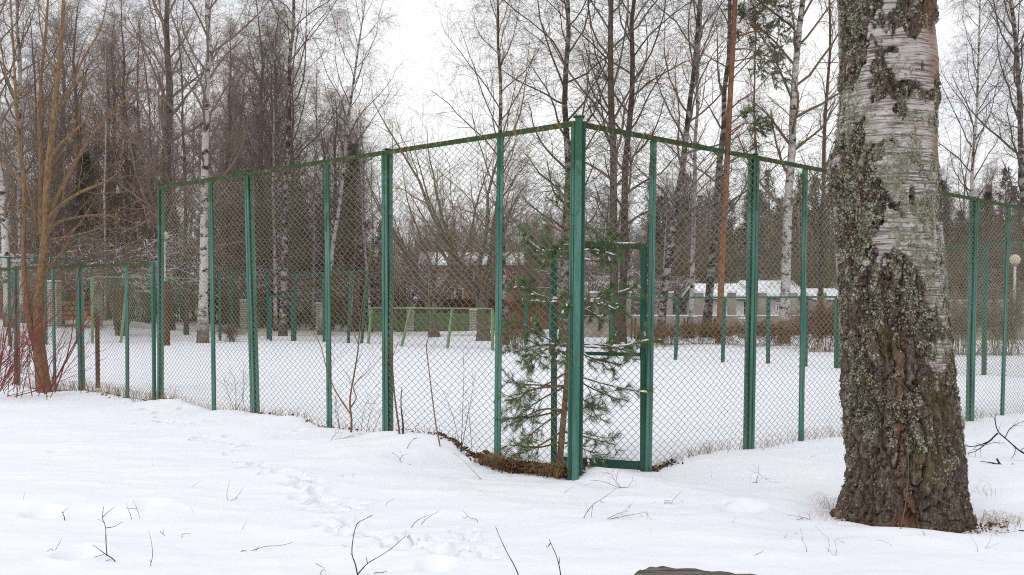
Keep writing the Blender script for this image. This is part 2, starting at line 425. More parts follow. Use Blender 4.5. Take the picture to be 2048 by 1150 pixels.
# ------------------------------------------------------------------ snow ground
def spaced(lo, hi, c0, c1, fine, grow):
    m = list(np.arange(c0, c1, fine)); s = fine; p = m[-1]
    while p < hi: s = min(s * grow, 14); p += s; m.append(p)
    s = fine; p = c0; l = []
    while p > lo: s = min(s * grow, 14); p -= s; l.append(p)
    return np.array(l[::-1] + m)
gx = spaced(-330, 330, -5.2, 5.6, 0.034, 1.055); gy = spaced(-30, 620, 5.4, 12.6, 0.034, 1.045)
BIRCH = np.array((3.04, 7.95))
def build_ground():
    X, Y = np.meshgrid(gx, gy); Z = ground_z(X, Y)
    rg = np.random.default_rng(3)
    # animal track coming from the fence towards the camera
    path = [(272, 818), (330, 832), (395, 848), (430, 872), (470, 905), (520, 935), (570, 945), (625, 975), (640, 1010), (690, 1005), (665, 1048), (740, 1060), (760, 1092), (800, 1085), (850, 1080), (895, 1110), (940, 1068), (985, 1125)]
    pts = []
    for i in range(len(path) - 1):
        for s in np.linspace(0, 1, 8)[:-1]:
            q = np.array(path[i]) * (1 - s) + np.array(path[i + 1]) * s
            pts.append((q[0] + rg.normal(0, 20), q[1] + rg.normal(0, 7), rg.uniform(0.04, 0.085), rg.uniform(0.032, 0.056)))
    for px, py, d, r in [(158, 1112, 0.10, 0.11), (660, 1050, 0.09, 0.08), (815, 1100, 0.08, 0.075), (925, 1066, 0.08, 0.07), (490, 937, 0.07, 0.06), (720, 1004, 0.07, 0.06),
                         (635, 970, 0.06, 0.05), (150, 882, 0.05, 0.07), (85, 1027, 0.06, 0.1), (1480, 1018, 0.04, 0.14), (895, 1108, 0.05, 0.08), (870, 1133, 0.05, 0.09), (115, 905, 0.04, 0.07), (300, 1015, 0.03, 0.1), (600, 862, 0.04, 0.06)]:
        pts.append((px, py, d, r))
    for px, py, d, r in pts:
        g = ground_hit(px, py); i0, i1 = np.searchsorted(gx, (g[0] - 4 * r, g[0] + 4 * r)); j0, j1 = np.searchsorted(gy, (g[1] - 6 * r, g[1] + 6 * r))
        xs, ys = X[j0:j1, i0:i1], Y[j0:j1, i0:i1]
        q = np.hypot(xs - g[0], (ys - g[1]) / 1.25) / r
        Z[j0:j1, i0:i1] += -d * np.exp(-q ** 4) + 0.18 * d * np.exp(-((q - 1.5) / 0.4) ** 2)
    # snow melted back around the old birch
    q = np.hypot(X - BIRCH[0], (Y - BIRCH[1])); ang = np.arctan2(Y - BIRCH[1], X - BIRCH[0])
    Z += -0.05 * np.exp(-((q - 0.42) / 0.22) ** 2) + 0.05 * np.exp(-((q - 0.95) / 0.25) ** 2) * (0.5 + 0.5 * np.sin(ang * 3 + 1))
    A, B = ab(X, Y)
    dirt = np.zeros_like(Z)
    # litter strip under the left fence near the corner post, bare spot at the birch foot, patchy strip along both fences
    strip = np.exp(-((A - 0.10) / 0.115) ** 2)
    dirt += strip * (smooth(-0.15, 0.1, B) * smooth(1.75, 0.9, B)) * 0.85
    dirt += strip * smooth(2.0, 3.0, B) * 0.28 * smooth(22, 10, B)
    dirt += np.exp(-((B - 0.08) / 0.12) ** 2) * (smooth(0.9, 1.05, A) * smooth(1.8, 1.2, A) * 0.8 + smooth(1.8, 3, A) * 0.2)
    dirt += np.exp(-((q - 0.40) / 0.20) ** 2) * np.where(ang < 0.2, 0.55, 0.2) * (0.6 + 0.4 * np.sin(ang * 2.2 + 5.0))
    dirt += 0.42 * smooth(18.8, 20, A) * smooth(23.5, 21, A) * smooth(0, 6, B) * smooth(24, 18, B)
    n = len(gx); jj, ii = np.meshgrid(np.arange(len(gy) - 1), np.arange(n - 1), indexing='ij')
    q4 = np.stack([jj * n + ii, jj * n + ii + 1, (jj + 1) * n + ii + 1, (jj + 1) * n + ii], -1).reshape(-1, 4)
    me = mesh_np('snow_ground', np.stack([X, Y, Z], -1), [q4], M['snow'], True)
    at_ = me.attributes.new('dirt', 'FLOAT', 'POINT'); at_.data.foreach_set('value', dirt.ravel().astype(np.float32))
    tag(obj('snow_ground', me), 'snow covered ground with soft mounds and animal tracks', kind='structure')
build_ground()

def road():
    mb = MB(); xs = np.linspace(-70, 6, 120); e = []
    for s in np.linspace(0, 1, 14):
        y = 50.5 + s * 9 + 0.12 * (xs + 20) + 1.2 * vnoise(xs * 0.12 + 9, xs * 0 + s)
        z = ground_z(xs, y) + 0.015 + 0.03 * fbm(xs * 0.9, y * 1.3)
        if s in (0.0, 1.0): z -= 0.08
        e.append(np.stack([xs, y, z], -1))
    v = np.array(e); n = 120; jj, ii = np.meshgrid(np.arange(13), np.arange(n - 1), indexing='ij')
    mb.add(v, np.stack([jj * n + ii, jj * n + ii + 1, (jj + 1) * n + ii + 1, (jj + 1) * n + ii], -1).reshape(-1, 4))
    tag(obj('slushy_road', mb.mesh('slushy_road', M['slush'], True)), 'beige slushy road behind the court', kind='structure')
road()

# ------------------------------------------------------------------ chain link
def link_mesh(name, width, height, mat, wire=0.0026, W=0.104, H=0.076):
    ns = int(round(width / (W / 2))); npd = int(round(height / H))
    dx = width / ns; k = np.arange(npd)
    base = []
    for f, xx, yy in ((0.0, 0, 0), (0.09, 0.15, 1), (0.41, 0.85, 1), (0.5, 1, 0), (0.59, 0.85, -1), (0.91, 0.15, -1)):
        base.append(np.stack([np.full(npd, xx), np.full(npd, yy), (k + f) * H], -1))
    pl = np.stack(base, 1).reshape(-1, 3)
    P = np.repeat(pl[None], ns, 0); i = np.arange(ns)[:, None]
    xx = np.where(i % 2 == 0, P[:, :, 0], 1 - P[:, :, 0])
    X = (i + 0.5) * dx + (xx - 0.5) * (dx + 0.003)
    Y = P[:, :, 1] * 0.0045
    Z = P[:, :, 2]
    # old mesh: slight sag and bulge
    X = X + 0.011 * vnoise(X * 3, Z * 2); Y = Y + 0.03 * vnoise(X * 1.6 + 3, Z * 1.6); Z = Z + 0.016 * vnoise(X * 2.2, Z * 2.2 + 7) - 0.02 * np.sin(np.clip(X / width, 0, 1) * 3.1416)
    v, f = tube_np(np.stack([X, Y, Z], -1), np.full(X.shape, wire), 3)
    return mesh_np(name, v, [f], mat)
LH = 3.33
MESH_W = {'n': (1.05, link_mesh('wire_mesh_narrow', 1.05, LH, M['wire'])), 'w': (1.78, link_mesh('wire_mesh_wide', 1.78, LH, M['wire']))}
PALE_W = (2.0, None)

def hang_mesh(parent, p0, p1, ztop, zlow=None, mesh=None, mat=None):
    """wire mesh between two ground points (2D), upper edge at ztop"""
    p0 = np.array(p0[:2]); p1 = np.array(p1[:2]); L = np.linalg.norm(p1 - p0)
    w0, me = mesh if mesh else min(MESH_W.values(), key=lambda m: abs(m[0] - L))
    o = obj('wire_mesh', me, parent)
    o.location = Vector((p0[0], p0[1], ztop - LH)) - parent.matrix_basis.translation
    o.rotation_euler = (0, 0, math.atan2(p1[1] - p0[1], p1[0] - p0[0])); o.scale = (L / w0, 1, 1)
    o['kind'] = 'stuff'
    return o

def tube_profile(w, d, c=0.006):
    x, y = w / 2, d / 2
    return [(-x + c, -y), (x - c, -y), (x, -y + c), (x, y - c), (x - c, y), (-x + c, y), (-x, y - c), (-x, -y + c)]

def angle_bar(mb, p0, p1, along, face, w, d=0.04, th=0.006, flip=1):
    """L section: flat flange of width w facing 'face' (outwards), second flange pointing inwards along -face"""
    along = np.array((*along, 0.0)) * flip; inn = -np.array((*face, 0.0))
    prof = [(0, 0), (w, 0), (w, th), (th, th), (th, d), (0, d)]
    pts = []
    for p in (np.array(p0, float), np.array(p1, float)):
        pts.append([p + along * x + inn * y for x, y in prof])
    v = np.array(pts).reshape(-1, 3); n = 6
    mb.add(v, [[i, (i + 1) % n, (i + 1) % n + n, i + n] for i in range(n)])
    mb.add(v, [[0, 3, 2, 1], [0, 5, 4, 3], [6, 7, 8, 9], [6, 9, 10, 11]])

def fence_run(root, O, D, face, cols, ztop, first_corner=False, gate_bay=None, paint='paint', rail='rail', wires=True, header=None, postw=0.055):
    """cols: list of (kind, px_base, px_top, zbase); kind P = post with seams, M = mullion, C = corner post"""
    O = np.array(O); D = np.array(D); xd = np.array((*D, 0.0)); fc = np.array((*face, 0.0))
    pts = []
    for kind, pb, pt_, zb in cols:
        if isinstance(pb, str): tb, tt = [float(k) for k in (pb.split('|') * 2)[:2]]
        else:
            tb = on_line(pb, O, D, zb); tt = on_line(pt_, O, D, ztop(tb))
        zt = ztop(tt)
        pts.append((kind, tb, tt, zb, zt))
    def P(t, z): q = O + D * t; return np.array((q[0], q[1], z))
    for i, (kind, tb, tt, zb, zt) in enumerate(pts):
        lo, hi = P(tb, zb - 0.35), P(tt, zt)
        lean = (hi - lo) / (hi[2] - lo[2]); lo = hi - lean * (hi[2] - zb + 0.35)
        if kind == 'E':      # panel edge beside the corner post
            mb = MB(); angle_bar(mb, lo, hi - (0, 0, 0.001), D, face, 0.042); part('panel_stile', mb, M[paint], root)
        if kind == 'P':
            mb = MB(); mb.prism(tube_profile(postw, postw, 0.005), lo - fc * (postw / 2 + 0.043), hi - fc * (postw / 2 + 0.043) + (0, 0, 0.012), xd)
            po = part('post', mb, M[paint], root)
            cap = MB(); cap.box(hi - fc * (postw / 2 + 0.025) + (0, 0, 0.017), (postw * 1.4, postw * 1.9, 0.008), math.atan2(D[1], D[0])); part('post_cap', cap, M[rail], po_fix(po, root))
            for s in (-1, 1):
                if (i == 0 and s < 0) or (i == len(pts) - 1 and s > 0): continue
                mb = MB(); angle_bar(mb, lo + xd * s * 0.007, hi + xd * s * 0.007 - (0, 0, 0.001), D, face, 0.042, flip=s)
                part('panel_stile', mb, M[paint], root)
        elif kind == 'M':
            for s in (-1, 1):
                mb = MB(); angle_bar(mb, lo + xd * s * 0.004, hi + xd * s * 0.004 - (0, 0, 0.048), D, face, 0.040, flip=s)
                part('mullion_bar', mb, M[paint], root)
        elif kind == 'S':     # plain slim post
            mb = MB(); mb.prism(tube_profile(postw, postw, 0.006), lo, hi, xd); part('post', mb, M[paint], root)
    mains = [p for p in pts if p[0] != 'M']
    for p, q in zip(mains[:-1], mains[1:]):
        mb = MB(); s0 = P(p[2] + 0.008, p[4]); s1 = P(q[2] - 0.008, q[4])
        if rail == 'rail':
            prof = [(0, 0), (0, -0.05), (-0.006, -0.05), (-0.006, -0.006), (-0.042, -0.006), (-0.042, 0)]
            v = np.array([[s + fc * (x + 0.003) + np.array((0, 0, y)) for x, y in prof] for s in (s0, s1)]).reshape(-1, 3)
            mb.add(v, [[k, (k + 1) % 6, (k + 1) % 6 + 6, k + 6] for k in range(6)]); mb.add(v, [[0, 3, 2, 1], [0, 5, 4, 3], [6, 7, 8, 9], [6, 9, 10, 11]])
        else:
            mb.prism(tube_profile(0.04, 0.04, 0.004), s0 - (0, 0, 0.02), s1 - (0, 0, 0.02), (0, 0, 1.0))
        part('top_rail', mb, M[rail], root)
    if wires:
        for i, (p, q) in enumerate(zip(pts[:-1], pts[1:])):
            a0 = min(p[1], p[2]) + 0.01; a1 = max(q[1], q[2]) - 0.01
            zt = (p[4] + q[4]) / 2 - 0.012
            b0 = P(a0, 0) - fc * 0.025; b1 = P(a1, 0) - fc * 0.025
            if gate_bay == i: continue
            hang_mesh(root, b0, b1, zt)
    return pts

def po_fix(po, root): return root

# --- the tall fence, left run
tl_top = lambda t: 3.20 + 0.0138 * t
tr_top = lambda t: 3.20 - 0.0115 * t
fl = thing('tall_fence', 'tall teal chain link fence run from the near corner post to the left', 'fence', (*C0, 0.0))
NL, NR = -U, -V        # outward faces
Lcols = [('E', '0.056|0.010', '0', 0.0), ('M', 993, 1000, -0.02), ('P', 770, 768, 0.02), ('M', 658, 652, 0.03), ('P', 506, 491, 0.10), ('M', 427, 420, 0.09), ('P', 313, 315, 0.18)]
def run(root, O, D, face, cols, ztop, **k): return fence_run(root, O, D, face, cols, ztop, **k)
Lp = run(fl, C0 + NL * 0.0, V, NL, Lcols, tl_top)
fr = thing('tall_fence', 'tall teal chain link fence run from the near corner post behind the big birch', 'fence', (*C0, 0.0))
tpr = on_line(1945, C0, U, -0.13)
Rcols = [('E', '0.056|0.096', '0', 0.0), ('M', 1297, 1308, 0.02), ('P', 1503, 1514, 0.04), ('M', 1603, 1612, 0.0), ('P', '5.55', '0', -0.05), ('M', '6.55', '0', -0.08), ('P', 1945, 1955, -0.13), ('M', 2005, 2019, -0.15), ('P', '11.1', '0', -0.15)]
Rp = run(fr, C0, U, NR, Rcols, tr_top, gate_bay=0)
# mesh above the doorway
zt = 3.19
gm = link_mesh('wire_mesh_above_gate', 0.95, 1.05, M['wire'])
o = obj('wire_mesh', gm, fr); p0 = C0 + U * 0.05; o.location = (p0[0] - C0[0] + V[0] * 0.022, p0[1] - C0[1] + V[1] * 0.022, 2.13); o['kind'] = 'stuff'
o.rotation_euler = (0, 0, math.atan2(U[1], U[0]))
hd = MB(); q0 = C0 + U * 0.07; q1 = C0 + U * 0.96
hd.prism(tube_profile(0.045, 0.03), (*q0 + V * 0.02, 2.125), (*q1 + V * 0.02, 2.125), (0, 0, 1)); part('door_header', hd, M['rail'], fr)

# corner post: square tube standing between the two runs
cp = thing('corner_post', 'stout weathered teal corner post with dark seams in front of the little pine', 'post', (*C0, -0.4))
fcn = unit(-(U + V)); base = np.array((*C0, -0.4)); 
topx = 1162; ctop = at(topx, 243, 9.12); lean = np.array((ctop[0] - C0[0], 0, 0))
mb = MB(); mb.prism(tube_profile(0.060, 0.060, 0.006), (C0[0] + fcn[0] * .02, C0[1] + fcn[1] * .02, -0.4), (C0[0] + fcn[0] * .02 + 0.03, C0[1] + fcn[1] * .02, 3.225), (1, 0, 0)); part('shaft', mb, M['paint'], cp)
mb = MB(); mb.box((C0[0] + fcn[0] * .02 + 0.03, C0[1] + fcn[1] * .02, 3.230), (0.095, 0.09, 0.01)); part('cap_plate', mb, M['rail'], cp)
mb = MB(); mb.prism(tube_profile(0.125, 0.05, 0.006), (C0[0] - fcn[0] * .055, C0[1] - fcn[1] * .055, -0.4), (C0[0] - fcn[0] * .055 + 0.03, C0[1] - fcn[1] * .055, 3.20), (1, 0, 0)); part('rear_plate', mb, M['paint_dark'], cp)

# --- gate leaf swung inwards
gp0 = np.array(at(1287, 700, 9.93)[:2]); gp1 = np.array(at(1108, 700, 10.28)[:2]); gd = unit(gp1 - gp0); gl = np.linalg.norm(gp1 - gp0)
gt = thing('gate_leaf', 'open teal gate leaf with chain link standing behind the little pine', 'gate', (*gp0, 0.0))
def G(t, z): q = gp0 + gd * t; return (q[0], q[1], z)
pr = tube_profile(0.056, 0.04)
for t in (0.0, gl):
    mb = MB(); mb.prism(pr, G(t, -0.02), G(t, 2.17), (*gd, 0)); part('stile', mb, M['paint_dark'], gt)
for nm, z, h in (('top_rail', 2.145, 0.05), ('middle_rail', 1.10, 0.036), ('bottom_rail', 0.03, 0.085)):
    mb = MB(); mb.prism(tube_profile(h, 0.034), G(0.0285, z), G(gl - 0.0285, z), (0, 0, 1)); part(nm, mb, M['paint_dark' if z < 2 else 'rail'], gt)
gm2 = link_mesh('gate_wire_mesh', gl - 0.06, 2.0, M['wire'], W=0.078, H=0.078)
o = obj('wire_mesh', gm2, gt); o['kind'] = 'stuff'
o.location = (gd[0] * 0.03 + gd[1] * 0.0, gd[1] * 0.03, 0.08); o.rotation_euler = (0, 0, math.atan2(gd[1], gd[0]))
mb = MB(); sv = np.linspace(0.06, gl - 0.06, 14)
def ridge(mb, pts, w, h):
    """small snow ridge lying along a polyline"""
    pts = np.asarray(pts, float); T = unit(np.gradient(pts, axis=0)); S = unit(np.cross(T, (0, 0, 1)))
    n = len(pts); hh = h * (0.55 + 0.45 * RNG.random(n)); hh[0] = hh[-1] = 0.002
    prof = [(-0.5, 0), (-0.4, 0.6), (0, 1), (0.4, 0.6), (0.5, 0)]
    v = np.stack([pts + S * w * x + np.outer(hh * y, (0, 0, 1)) for x, y in prof], 1)
    idx = np.arange(n - 1)[:, None] * 5 + np.arange(4)[None]
    mb.add(v, np.stack([idx, idx + 1, idx + 6, idx + 5], -1).reshape(-1, 4))
ridge(mb, [G(s, 0.0725) for s in sv], 0.034, 0.03); part('snow_cap', mb, M['snow_cap'], gt, True)
mb = MB(); ridge(mb, [G(s, 2.169) for s in sv], 0.03, 0.012); part('snow_cap', mb, M['snow_cap'], gt, True)

# --- low fence continuing to the left
lf = thing('low_fence', 'lower teal chain link fence continuing left behind the red stemmed bush', 'fence', (*court(0, 8.5), 0.15))
low_top = lambda t: 2.20 + 0.012 * (t - 8.5)
lo_c = [('S', str(Lp[-1][1] + 0.075), '0', 0.18), ('M', 253, 252, 0.18), ('P', 159, 154, 0.2), ('M', 108, 104, 0.22), ('P', 30, 27, 0.25), ('M', '15.9', '0', 0.25), ('P', '17.8', '0', 0.25)]
fence_run(lf, C0, V, NL, lo_c, low_top, postw=0.05)

# --- far sides of the court
def px_list(O, D, pxs): return [on_line(p, O, D, 0.0) for p in pxs]
FO = court(18, 0); 
def simple_fence(root, O, D, ts, ztop, zb, paint, leans=None, postw=0.06, wires=True, rail=None, face=None):
    P = lambda t, z: np.array((*(O + D * t), z))
    face = face if face is not None else np.array((0, -1.0))
    for i, t in enumerate(ts):
        ln = 0 if leans is None else leans[i]
        mb = MB(); mb.prism(tube_profile(postw, postw), P(t, zb - 0.3), P(t + ln, ztop - 0.002), (*D, 0)); part('post', mb, M[paint], root)
    for i in range(len(ts) - 1):
        mb = MB(); l0 = 0 if leans is None else leans[i]; l1 = 0 if leans is None else leans[i + 1]
        mb.prism(tube_profile(0.05, 0.05), P(ts[i] + l0, ztop + 0.026), P(ts[i + 1] + l1, ztop + 0.026), (0, 0, 1.0)); part('top_rail', mb, M[rail or paint], root)
        if wires:
            off = unit(np.array((-D[1], D[0]))) * 0.04
            hang_mesh(root, O + D * ts[i] + off, O + D * ts[i + 1] + off, ztop)
ts = px_list(FO, V, [2110, 1968, 1885, 1790, 1679])
ff = thing('tall_fence', 'far tall dark teal fence seen to the right of the big birch', 'fence', (*court(18, ts[0]), 0))
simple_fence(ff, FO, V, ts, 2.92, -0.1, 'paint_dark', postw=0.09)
ts = px_list(FO, V, [1672, 1611, 1536, 1445, 1350, 1283, 1219, 1165, 1100, 1052])
ff = thing('low_fence', 'far low teal fence crossing behind the small pine towards the white roofs', 'fence', (*court(18, ts[0]), 0))
simple_fence(ff, FO, V, ts, 1.72, -0.08, 'paint_dark', postw=0.085, leans=[0, 0, 0, -.05, -.12, 0, -.2, 0, -.05, 0], wires=False)
ts = px_list(FO, V, [985, 893, 800, 735])
ff = thing('leaning_fence', 'leaning pale green fence frame at the far side between two brick pillars', 'fence', (*court(18, ts[0]), 0))
simple_fence(ff, FO, V, ts, 1.36, -0.05, 'paint_pale', postw=0.09, leans=[0, -0.35, -0.7, -0.3], wires=False)
LEAN = (ff, ts)
ts = px_list(FO, V, [722, 696, 648, 590])
ff = thing('tall_fence', 'far tall teal fence with leaning posts seen between two near posts', 'fence', (*court(18, ts[0]), 0))
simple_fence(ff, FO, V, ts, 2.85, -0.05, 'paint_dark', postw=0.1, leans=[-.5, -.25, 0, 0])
SO = court(0, 36)
ts = px_list(SO, U, [536, 463, 440])
ff = thing('tall_fence', 'far end tall teal fence beside the doorway frame', 'fence', (*(SO + U * ts[0]), 0))
simple_fence(ff, SO, U, ts, 2.95, -0.05, 'paint_dark', postw=0.1)
d0 = at(541, 600, 45.5); d1 = at(584, 600, 45.5)
ff = thing('doorway_frame', 'small empty teal doorway frame at the far end of the court', 'gate', (d0[0], d0[1], 0))
for x in (d0[0], d1[0]):
    mb = MB(); mb.prism(tube_profile(0.11, 0.11), (x, 45.5, -0.3), (x, 45.5, 1.8), (1, 0, 0)); part('jamb', mb, M['paint_dark'], ff)
mb = MB(); mb.prism(tube_profile(0.11, 0.11), (d0[0] - .05, 45.5, 1.857), (d1[0] + .05, 45.5, 1.857), (0, 0, 1)); part('lintel', mb, M['paint_dark'], ff)
ts = px_list(SO, U, [412, 334, 240, 185])
ff = thing('mesh_fence', 'pale green framed wire fence in front of the tall birch trunk', 'fence', (*(SO + U * ts[0]), 0))
simple_fence(ff, SO, U, ts, 2.62, -0.05, 'paint_pale', postw=0.09, leans=[0, 0, .35, 0], wires=False)
pm = link_mesh('pale_wire_mesh', 2.0, 2.45, M['wire_pale'], wire=0.003, W=0.06, H=0.06)
for i in range(3):
    p0, p1 = SO + U * ts[i], SO + U * ts[i + 1]; L = np.linalg.norm(p1 - p0)
    o = obj('wire_mesh', pm, ff); o['kind'] = 'stuff'; o.location = Vector((p0[0], p0[1] + 0.05, 0.9)) - ff.matrix_basis.translation
    o.rotation_euler = (0, 0, math.atan2(p1[1] - p0[1], p1[0] - p0[0])); o.scale = (L / 2.0, 1, 0.70)
for i in range(3):
    p0, p1 = FO + V * LEAN[1][i], FO + V * LEAN[1][i + 1]; L = np.linalg.norm(p1 - p0)
    o = obj('wire_mesh', pm, LEAN[0]); o['kind'] = 'stuff'; o.location = Vector((p0[0], p0[1] + 0.05, 0.62)) - LEAN[0].matrix_basis.translation
    o.rotation_euler = (0, 0, math.atan2(p1[1] - p0[1], p1[0] - p0[0])); o.scale = (L / 2.0, 1, 0.3)
ts = px_list(SO, U, [155, 92, 20, -60])
ff = thing('tall_fence', 'far end tall teal fence rising above the low fence at left', 'fence', (*(SO + U * ts[0]), 0))
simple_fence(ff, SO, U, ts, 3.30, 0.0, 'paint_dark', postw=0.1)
for px, y, zt_, lab in ((195, 19.9, 1.33, 'short rusty iron post standing in the court snow at left'), (334, 40.0, 2.4, 'tall rusty iron pipe post behind the end post of the tall fence')):
    q = at(px, 700, y); mb = MB(); mb.prism(tube_profile(0.075 if y < 30 else 0.2, 0.075 if y < 30 else 0.2, 0.02), (q[0], y, -0.3), (q[0], y, zt_), (1, 0, 0))
    mb.box((q[0], y, zt_ + 0.006), (0.09 if y < 30 else 0.22, 0.09 if y < 30 else 0.22, 0.012))
    o = obj('rusty_post', mb.mesh('rusty_post', M['rust'], False, (q[0], y, 0)), None, (q[0], y, 0)); tag(o, lab, 'post')

# ------------------------------------------------------------------ trees
def grow(rng, P, R, n, t0, t1, L, ang, K, grav=0.0, wig=0.15, ratio=0.55, rmin=0.002, tip=0.25, shape=None, curl=0.0, tpow=1.0):
    """n children on every parent polyline; returns (N*n, K, 3) points and radii"""
    N, KP, _ = P.shape; m = N * n
    pi = np.repeat(np.arange(N), n)
    t = t0 + (t1 - t0) * ((np.tile(np.arange(n), N) + rng.random(m)) / n) ** tpow
    x = t * (KP - 1); i = np.minimum(x.astype(int), KP - 2); f = (x - i)[:, None]
    p = P[pi, i] * (1 - f) + P[pi, i + 1] * f
    r = R[pi, i] * (1 - f[:, 0]) + R[pi, i + 1] * f[:, 0]
    T = unit(P[pi, i + 1] - P[pi, i])
    plen = np.linalg.norm(np.diff(P, axis=1), axis=2).sum(1)[pi]
    ln = (L if not callable(L) else L(t, plen)) * rng.uniform(0.6, 1.25, m)
    ref = np.where(np.abs(T[:, 2:3]) > 0.9, [[1.0, 0, 0]], [[0, 0, 1.0]])
    A = unit(np.cross(T, ref)); B = np.cross(T, A)
    ph = np.tile(np.arange(n) * 2.39996, N) + rng.uniform(0, 6.28, N)[pi] + rng.normal(0, 0.5, m)
    an = ang * rng.uniform(0.7, 1.3, m) if not callable(ang) else ang(t) * rng.uniform(0.8, 1.2, m)
    d = T * np.cos(an)[:, None] + (A * np.cos(ph)[:, None] + B * np.sin(ph)[:, None]) * np.sin(an)[:, None]
    C = np.empty((m, K, 3)); C[:, 0] = p; step = (ln / (K - 1))[:, None]
    for k in range(1, K):
        d = d + rng.normal(0, wig, (m, 3)); d[:, 2] += grav + curl * (k / K); d = unit(d); C[:, k] = C[:, k - 1] + d * step
    r0 = np.maximum(np.minimum(r * ratio, ln * 0.03 + 0.001), rmin)
    s = np.linspace(1, tip, K)[None]
    return C, np.maximum(r0[:, None] * s, rmin * 0.7)

def trunk_line(rng, h, K, wig, r0, r1, flare=1.35, bend=0.0):
    z = np.linspace(0, h, K); P = np.zeros((1, K, 3)); P[0, :, 2] = z
    P[0, :, 0] = np.cumsum(rng.normal(0, wig, K)) * z / h + bend * (z / h) ** 2; P[0, :, 1] = np.cumsum(rng.normal(0, wig, K)) * z / h
    s = z / h; R = r0 * (1 - s) ** 0.85 + r1; R = R * (1 + (flare - 1) * np.exp(-z / 0.5))
    return P, R[None]

def make_template(seed, h=21, r=0.2, kind='birch'):
    rng = np.random.default_rng(seed); tr = MB(); cr = MB()
    if kind == 'birch':
        P, R = trunk_line(rng, h, 16, 0.12, r, 0.012); tr.tubes(P, R, 9)
        a = lambda t: 0.95 - 0.35 * t
        C1, R1 = grow(rng, P, R, 34, 0.16, 0.97, lambda t, l: (0.7 + 5.2 * np.sin(np.clip(t * 1.15, 0, 1) * 2.6)) * 0.85, a, 9, grav=0.06, wig=0.13, ratio=0.42, rmin=0.007)
        C2, R2 = grow(rng, C1, R1, 8, 0.2, 0.98, lambda t, l: l * 0.48 * (1.15 - 0.6 * t), 0.75, 6, grav=0.02, wig=0.18, ratio=0.5, rmin=0.005)
        C3, R3 = grow(rng, C2, R2, 7, 0.15, 1.0, lambda t, l: 0.25 + l * 0.5, 0.8, 5, grav=-0.10, wig=0.2, ratio=0.6, rmin=0.0036)
        C4, R4 = grow(rng, C3, R3, 5, 0.2, 1.0, lambda t, l: 0.12 + l * 0.42, 0.6, 3, grav=-0.22, wig=0.12, ratio=0.7, rmin=0.0035)
        cr.tubes(C1, R1, 5); cr.tubes(C2, R2, 3); cr.tubes(C3, R3, 3); cr.tubes(C4, R4, 3)
    elif kind == 'alder':   # darker, denser, straighter, fine up-swept twigs
        P, R = trunk_line(rng, h, 16, 0.10, r, 0.015); tr.tubes(P, R, 9)
        C1, R1 = grow(rng, P, R, 40, 0.12, 0.97, lambda t, l: 1.0 + 5.0 * (1 - t) ** 0.7, lambda t: 0.85 - 0.3 * t, 9, grav=0.05, wig=0.12, ratio=0.42, rmin=0.008)
        C2, R2 = grow(rng, C1, R1, 9, 0.15, 0.98, lambda t, l: l * 0.42 * (1.2 - 0.6 * t), 0.75, 6, grav=0.04, wig=0.2, ratio=0.5, rmin=0.0055)
        C3, R3 = grow(rng, C2, R2, 7, 0.1, 1.0, lambda t, l: 0.25 + l * 0.45, 0.75, 4, grav=0.0, wig=0.22, ratio=0.6, rmin=0.004)
        C4, R4 = grow(rng, C3, R3, 4, 0.1, 1.0, lambda t, l: 0.12 + l * 0.4, 0.65, 3, grav=-0.06, wig=0.15, ratio=0.7, rmin=0.0036)
        cr.tubes(C1, R1, 5); cr.tubes(C2, R2, 3); cr.tubes(C3, R3, 3); cr.tubes(C4, R4, 3)
    elif kind == 'slender':
        P, R = trunk_line(rng, h, 14, 0.10, r, 0.01); tr.tubes(P, R, 7)
        C1, R1 = grow(rng, P, R, 34, 0.12, 0.98, lambda t, l: 0.5 + 2.4 * (1 - t) ** 0.6, lambda t: 0.75 - 0.2 * t, 7, grav=0.06, wig=0.14, ratio=0.42, rmin=0.006)
        C2, R2 = grow(rng, C1, R1, 7, 0.15, 0.98, lambda t, l: l * 0.45, 0.7, 5, grav=0.02, wig=0.2, ratio=0.5, rmin=0.0045)
        C3, R3 = grow(rng, C2, R2, 5, 0.1, 1.0, lambda t, l: 0.2 + l * 0.45, 0.7, 3, grav=-0.05, wig=0.2, ratio=0.6, rmin=0.0038)
        cr.tubes(C1, R1, 4); cr.tubes(C2, R2, 3); cr.tubes(C3, R3, 3)
    elif kind == 'spread':   # short trunk, fan of limbs, rounded crown
        P, R = trunk_line(rng, 2.2, 6, 0.06, r, r * 0.7); tr.tubes(P, R, 9)
        C1, R1 = grow(rng, P, R, 9, 0.45, 1.0, h * 0.85, 0.55, 12, grav=0.03, wig=0.09, ratio=0.62, rmin=0.01, tip=0.12)
        C2, R2 = grow(rng, C1, R1, 9, 0.15, 0.95, lambda t, l: l * 0.42 * (1.2 - 0.8 * t), 0.65, 8, grav=0.03, wig=0.14, ratio=0.5, rmin=0.007)
        C3, R3 = grow(rng, C2, R2, 8, 0.15, 1.0, lambda t, l: 0.3 + l * 0.4 * (1.1 - 0.6 * t), 0.65, 6, grav=0.02, wig=0.18, ratio=0.5, rmin=0.005)
        C4, R4 = grow(rng, C3, R3, 5, 0.15, 1.0, lambda t, l: 0.15 + l * 0.35, 0.6, 3, grav=0.02, wig=0.15, ratio=0.6, rmin=0.0035)
        tr.tubes(C1, R1, 7); cr.tubes(C2, R2, 4); cr.tubes(C3, R3, 3); cr.tubes(C4, R4, 3)
    return tr, cr

